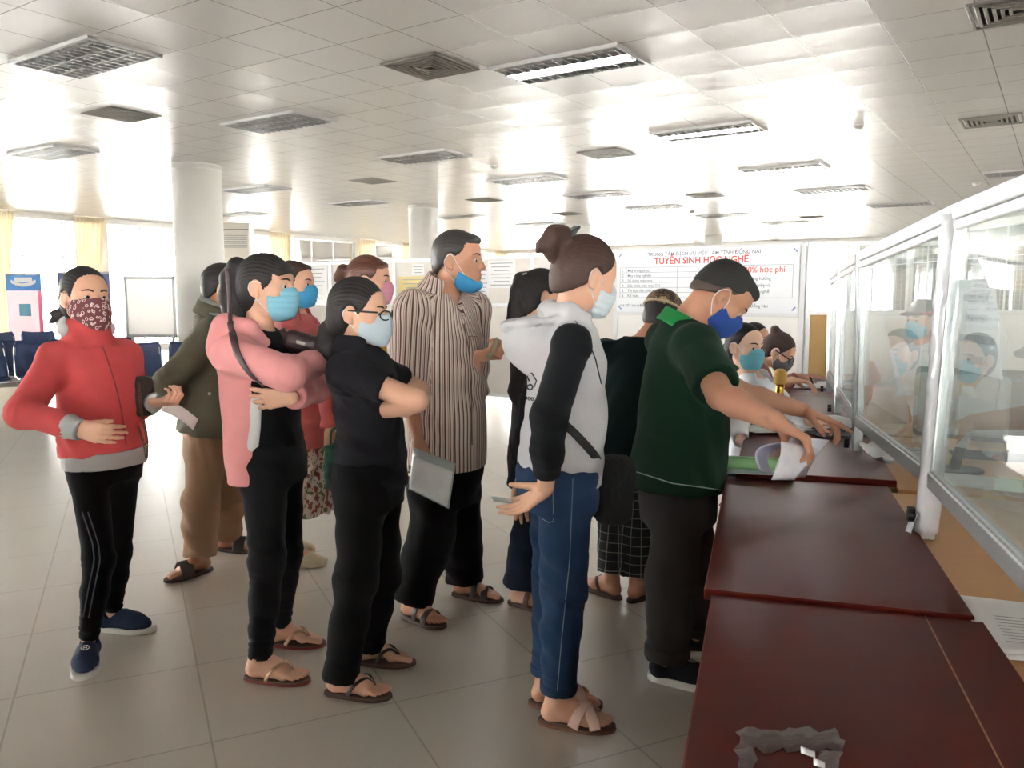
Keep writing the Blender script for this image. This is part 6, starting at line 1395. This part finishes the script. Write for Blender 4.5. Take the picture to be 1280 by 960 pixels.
# ---- man in the green polo shirt at the counter
r = rig('green', 'man in dark green polo shirt and blue mask leaning over the counter sorting papers', sc=1.0, male=True, phi=2, phic=4, ftR=(833, 852, -22), ftL=(868, 818, -8), pel=(848, 600, .0), neck=(852, 400, .0), head=(900, 371, -.01, -2, 48, 0), knR=(838, 724), knL=(874, 716, .02), elR=(901, 495, -1), wrR=(971, 527, -1), elL=(926, 492, 1), wrL=(1005, 513, 1), shw=.185, ua=.31, fa=.275)
st = [(-.03, .205, .178, .0), (.1, .198, .172, .0), (.3, .19, .168, .01), (.5, .188, .155, .012), (.7, .185, .14, .008), (.88, .155, .105), (1.0, .085, .068, -.008)]
body(r, [(-.2, .15, .11)] + st, sk_b, dict(R=dict(d=A(.85, -.15, -.5), n=A(-.5, .1, -.85), curl=(.75, .75, .45), spread=.04, thumb=(.4, .8, .7)), L=dict(d=A(.86, -.38, -.30), n=A(-.25, .05, -.95), curl=(.55, .6, .4), spread=.1, thumb=(.6, .8, .5), fcurl={0: (.05, .12, .1)})), 'RL', arm=(.05, .044, .042, .029))
m_gp = cloth('dark_green_pique', (21, 48, 34), .10); S = top(r, st, (.078, .076), None, .82, neckr=.066, sides='RL')
sh = sdfpart('polo_shirt', S, .0055, m_gp, r.root, fold_disp(.0036, .15, 101, [(r.sh['R'] - A(-.03, 0, .1), .14, .006, A(1, .1, .4), .07), (lerp(r.pel, r.neck, .3), .2, .004, A(.7, .2, .6), .09)]))
m_gc = cloth('bright_green_collar', (44, 138, 74), .08); collar(r, m_gc, r0=.062, r1=.084, drop=.036, gap=.55, pt=.03, rise=.02, back=.004)
bs = bvh_of(sh); mb = MB()
for cc, w in ((bs, .002),):
    c = [h[0] for h in (cast(cc, u, np.interp(u, [790, 840, 905], [588, 604, 613]), .0015) for u in np.linspace(792, 902, 26)) if h]
    if len(c) > 2: mb.tube(c, .0022, 6); mb.build('hem_piping', mat('pale_piping', (150, 160, 150), .7), sh)
S = trousers(r, [(-.25, .165, .135), (-.02, .172, .145, -.005), (.1, .17, .145)], (.095, .088, .082, .074), .98); tr = sdfpart('trousers', S, .006, charc, r.root, fold_disp(.0035, .16, 102, leg_joints(r, .007, .06)))
for s in 'RL':
    S = Sdf(); v = nrm(r.an[s] - r.kn[s]); e = lerp(r.kn[s], r.an[s], .98); S.cone(e - v * .05, e + v * .002, .083, .080, .003, 3); S.cone(e - v * .08, e + v * .03, .068, .066, .002, 3, 's'); sdfpart('turn_up', S, .0045, charc, tr, fold_disp(.003, .05, 103))
mask(r, mat('royal_blue_mask', (46, 82, 164), .85, .08, 60), loop_w, 'cloth', pts=[(.066, .03, -.03), (.076, .02, -.0), (.084, -.006, .024), (.087, -.028, .0), (.081, -.022, -.036), (.066, .016, -.072)])
hair(r, mat('cropped_hair', (44, 42, 42), .7, .3, 200, bump=.002, bscale=500), (.086, .070), (-.085, -.022), .005, amp=.0005, add=[((0, .05, .085), (.052, .045, .03))]); 
S = Sdf(); H = r.H; H.ell(S, (0, -.013, .034), (.0765, .0955, .0875), .001); H.ell(S, (0, -.04, -.02), (.068, .066, .07), .03); d = A(0, -.15, -.11); H.plane(S, (0, .062, .055), nrm(A(0, .11, -.15)), .01)
for q in (-1, 1): H.ell(S, (q * .088, -.004, -.004), (.026, .027, .038), .006, 's')
sdfpart('shaved_side', S, .004, mat('stubble', (92, 78, 72), .8, .12, 300), r.root); eyes(r, look=(0, 1, -.35))
for s in 'RL': sneaker(r, s, cloth('black_canvas', (34, 36, 44), .12), mat('white_rubber', (206, 204, 198), .6), mat('grey_print', (150, 150, 150), .6) if s == 'R' else None, .028)
# papers in his hands, being turned over
hp = r.tips['R'][1]; pg = thing('held_papers', 'white papers folded over in the green-shirt man\'s hands above the red table', 'papers', PZ(985, 590, .768))
Yp_ = r.wr['R'][1] - .02
def leaf(a, b2, c2, d2, bulge, ax_):
    a, b2, c2, d2 = [np.asarray(q, float) for q in (a, b2, c2, d2)]
    def fn(u, v): return lerp(lerp(a, b2, u), lerp(d2, c2, u), v) + np.asarray(ax_) * bulge * math.sin(math.pi * v) + np.asarray(ax_) * .004 * math.sin(u * 5)
    mb = MB(); mb.sheet(fn, 8, 14, .0018); return mb
zt = .772
leaf(P(990, 545, Yp_ + .02), P(1036, 550, Yp_ + .10), P(1006, 596, Yp_ + .14), P(966, 600, Yp_ + .0), .02, (-.6, -.6, .2)).build('sheet', mat('paper_a', (214, 212, 224), .8), pg)
leaf(P(976, 552, Yp_ - .02), P(1022, 560, Yp_ + .02), P(994, 600, Yp_ - .02), P(964, 600, Yp_ - .06), .014, (.4, -.8, .2)).build('sheet', mat('paper_b', (222, 221, 230), .8), pg)
leaf(P(976, 553, Yp_ + .0), P(990, 556, Yp_ + .10), P(967, 594, Yp_ + .12), P(950, 588, Yp_ - .02), -.05, (.7, -.2, -.3)).build('sheet', mat('paper_c', (200, 196, 214), .8), pg)

# ---- the seated women at the far tables
def seated(name, label, Y, head, neck, pel, elR, wrR, elL, wrL, phi, handR, handL, skin=None, **kw):
    r = rig(name, label, Y=Y, pel=pel, neck=neck, head=head, phi=phi, elR=elR, wrR=wrR, elL=elL, wrL=wrL, rootz=0, **kw)
    f, q = fvec(phi), rvec(phi); k = r.sc
    for s, sg in (('R', 1), ('L', -1)):
        r.hip[s] = r.pel + q * sg * .09 * k; r.kn[s] = r.hip[s] + f * .40 * k + q * sg * .03; g = r.kn[s] + f * .02; r.g[s] = A(g[0], g[1], 0); r.psi[s] = phi; r.an[s] = A(g[0], g[1], .085); 
    return r
def chair_under(r, lab, phi):
    seat_z = max(.25, r.pel[2] - .135); c = A(r.pel[0], r.pel[1], 0) + fvec(phi) * .06; t = thing('stool', lab, 'stool', c, 'stools under the seated women'); ax = np.stack([rvec(phi), fvec(phi), ZZ])
    mb = MB(); mb.box(c + ZZ * (seat_z - .015), (.36, .36, .03), ax, .012); mb.build('seat', mat('red_plastic', (168, 40, 40), .4), t)
    for a in (-1, 1):
        for b_ in (-1, 1): mb = MB(); mb.tube([c + ax[0] * a * .13 + ax[1] * b_ * .13 + ZZ * (seat_z - .03), c + ax[0] * a * .17 + ax[1] * b_ * .17], .014, 8); mb.build('leg', m_steel, t)
def lower(r, m, mshoe):
    S = trousers(r, [(-.10, .17, .125), (.08, .16, .12)], (.092, .07, .06, .055), .98); sdfpart('trousers', S, .008, m, r.root, fold_disp(.003, .12, 5))
    for s in 'RL': sandal(r, s, mat('dark_sole', (44, 38, 38), .6), mshoe, 'wide')
m_wh = cloth('white_cotton', (236, 239, 246), .04); m_dst = mat('dark_strap', (46, 40, 40), .6)
r = seated('white', 'seated woman in white shirt and light blue mask stretching an arm over papers', 4.14, (931, 434, .05, -58, 4, 0), (944, 474, .05), (940, 590), (922, 528, -1), (926, 552, -1), (988, 514, -1), (1014, 528, -1), -48, 0, 0, sc=.95)
st = [(-.05, .165, .13), (.2, .155, .12), (.5, .15, .115, .005), (.7, .155, .125, .012), (.88, .135, .098), (1.0, .08, .06, -.008)]
body(r, st, sk_c, dict(L=dict(d=A(.95, -.2, .0), n=A(0, 0, -1), curl=(.2, .3, .2), spread=.08), R=dict(d=A(.3, -.8, -.1), n=A(0, 0, -1), curl=(.3, .3, .2))), 'RL', hh=.0036, h=.010); eyes(r)
jk = sdfpart('shirt', top(r, st, (.062, .056), (.050, .042), .9), .006, m_wh, r.root, fold_disp(.003, .1, 111, arm_joints(r))); collar(r, m_wh, r0=.056, r1=.09, drop=.04, gap=.55, pt=.045); lower(r, blk, m_dst)
mask(r, mat('aqua_mask', (112, 186, 204), .8, .04, 30), loop_w); hair(r, hr_black, (.072, .092), (-.05, -.085), .010, extra=[([(0, -.09, .0), (0, -.12, -.02), (0, -.12, -.06)], [.03, .03, .02])]); chair_under(r, 'stool under the white-shirt woman at the counter', -30)
r = seated('glasses', 'woman with glasses and grey mask bending low over the far table to write', 5.15, (972, 440, -.02, -24, 34, 0), (945, 452), (938, 560), (962, 500, -1), (990, 475, -1), (960, 485, 1), (1000, 470, 1), -16, 0, 0, sc=.95)
body(r, st, sk_a, dict(R=dict(d=A(.9, -.2, -.1), n=A(0, 0, -1), curl=(.5, .5, .3)), L=dict(d=A(1, 0, .05), n=A(0, 0, -1), curl=(.2, .2, .2))), 'RL', hh=.004, h=.011); eyes(r)
sdfpart('blouse', top(r, st, (.062, .056), (.05, .042), .9), .007, cloth('mauve_check', (168, 112, 112), .25), r.root, fold_disp(.003, .1, 121)); lower(r, blk, m_dst)
mask(r, mat('grey_mask', (128, 128, 134), .8, .06, 30), loop_w, 'cloth'); H = r.H
hair(r, mat('dark_auburn', (64, 42, 38), .6, .3, 60), (.076, .078), (-.05, -.09), .012, extra=[([(-.03, -.08, .0), (-.04, -.10, -.08), (-.05, -.09, -.14)], [.04, .035, .02]), ([(0, -.07, .1), (0, -.1, .11)], [.03, .03])])
mb = MB()
for q in (-1, 1): mb.tube([H.p(q * .082, -.02, .012), H.p(q * .068, .094, .010)], .004, 8); mb.tube([H.p(q * (.036 + .028 * math.cos(t)), .116 - .010 * (1 + math.cos(t)), .002 + .019 * math.sin(t)) for t in np.linspace(0, 2 * math.pi, 17)], .0035, 8)
mb.tube([H.p(-.009, .117, .006), H.p(.009, .117, .006)], .003, 8); mb.build('glasses', m_gl, r.root); chair_under(r, 'stool under the woman with glasses at the far table', -16)
pen = thing('pen', 'dark pen in the hand of the woman with glasses', 'pen', r.wr['R']); mb = MB(); w_ = r.tips['R'][0]; mb.tube([w_ + A(-.03, 0, .09), w_ + A(.01, -.01, -.005)], [.005, .003], 8); mb.build('barrel', m_black, pen)
r = seated('far', 'dark-haired woman seated farthest back, just her head showing between two others', 5.9, (944, 424, 0, -40, 8, 0), (940, 446), (938, 540), (925, 490, 1), (950, 500, 1), (955, 490, 1), (965, 500, 1), -30, 0, 0, sc=.92)
body(r, st, sk_a, {}, 'RL', hh=.0045, h=.012); sdfpart('blouse', top(r, st, (.06, .055), (.05, .042), .9), .008, cloth('rose_cotton', (190, 130, 130), .06), r.root); lower(r, blk, m_dst); eyes(r); hair(r, hr_black, (.072, .088), (-.05, -.085), .010); chair_under(r, 'stool under the farthest seated woman', -30)

# ---- officials behind the glass
def office_chair(r, lab, phi):
    c = A(r.pel[0], r.pel[1], 0) + fvec(phi) * .04; ax = np.stack([rvec(phi), fvec(phi), ZZ]); t = thing('office_chair', lab, 'chair', c, 'office chairs behind the glass'); z = max(.3, r.pel[2] - .14)
    mb = MB(); mb.box(c + ZZ * (z - .03), (.46, .44, .06), ax, .025); mb.build('seat', mat('chair_fabric', (52, 58, 64), .8), t)
    S = Sdf(); S.box(c - fvec(phi) * .27 + ZZ * (z + .28), (.22, .025, .23), ax, .024); sdfpart('backrest', S, .008, mat('chair_fabric', (52, 58, 64), .8), t)
    mb = MB(); mb.cyl(c + ZZ * .06, c + ZZ * (z - .06), .025, 12); mb.tube([c - fvec(phi) * .1 + ZZ * (z - .04), c - fvec(phi) * .28 + ZZ * (z - .02), c - fvec(phi) * .3 + ZZ * (z + .2)], .014, 8); mb.build('stem', m_steel, t)
    for k in range(5):
        a = k * 2 * math.pi / 5; e = c + A(math.cos(a), math.sin(a), 0) * .27; mb = MB(); mb.tube([c + ZZ * .09, e + ZZ * .06], [.022, .014], 8); mb.cyl(e + A(-.012, 0, .027), e + A(.012, 0, .027), .026, 12); mb.build('leg', m_black, t)
r = seated('capoff', 'official in white coat and dark cap with red lettering behind the second glass screen', 5.6, (1152, 400, 0, 205, 5, 0), (1156, 428), (1162, 540), (1135, 490, -1), (1120, 505, -1), (1178, 490, 1), (1150, 505, -1), 205, 0, 0, sc=1.0, male=True)
body(r, st, sk_a, dict(R=dict(d=A(-.9, -.3, -.1), n=A(0, 0, -1)), L=dict(d=A(-.9, -.2, -.1), n=A(0, 0, -1))), 'RL', hh=.0045, h=.012); sdfpart('coat', top(r, st, (.07, .064), (.056, .046), .9), .008, m_wh, r.root, fold_disp(.003, .1, 141)); lower(r, charc, m_dst); H = r.H; eyes(r)
hair(r, hr_black, (.086, .066), (-.07, -.05), .004); mask(r, m_bluemask, loop_w); S = Sdf(); H.ell(S, (0, -.012, .052), (.086, .106, .085), .001); H.plane(S, (0, 0, .038), (0, .05, -1)); H.ell(S, (0, .09, .05), (.07, .08, .012), .02); cp = sdfpart('cap', S, .005, mat('cap_grey', (88, 90, 92), .8), r.root)
mb = MB(); mb.tube([H.p(.0885 * math.cos(t), -.012 + .1085 * math.sin(t), .052) for t in np.linspace(0, math.pi, 20)], .007, 8); mb.build('red_band', mat('red_print', (196, 70, 66), .7), cp); office_chair(r, 'office chair of the official in the white coat', 205)
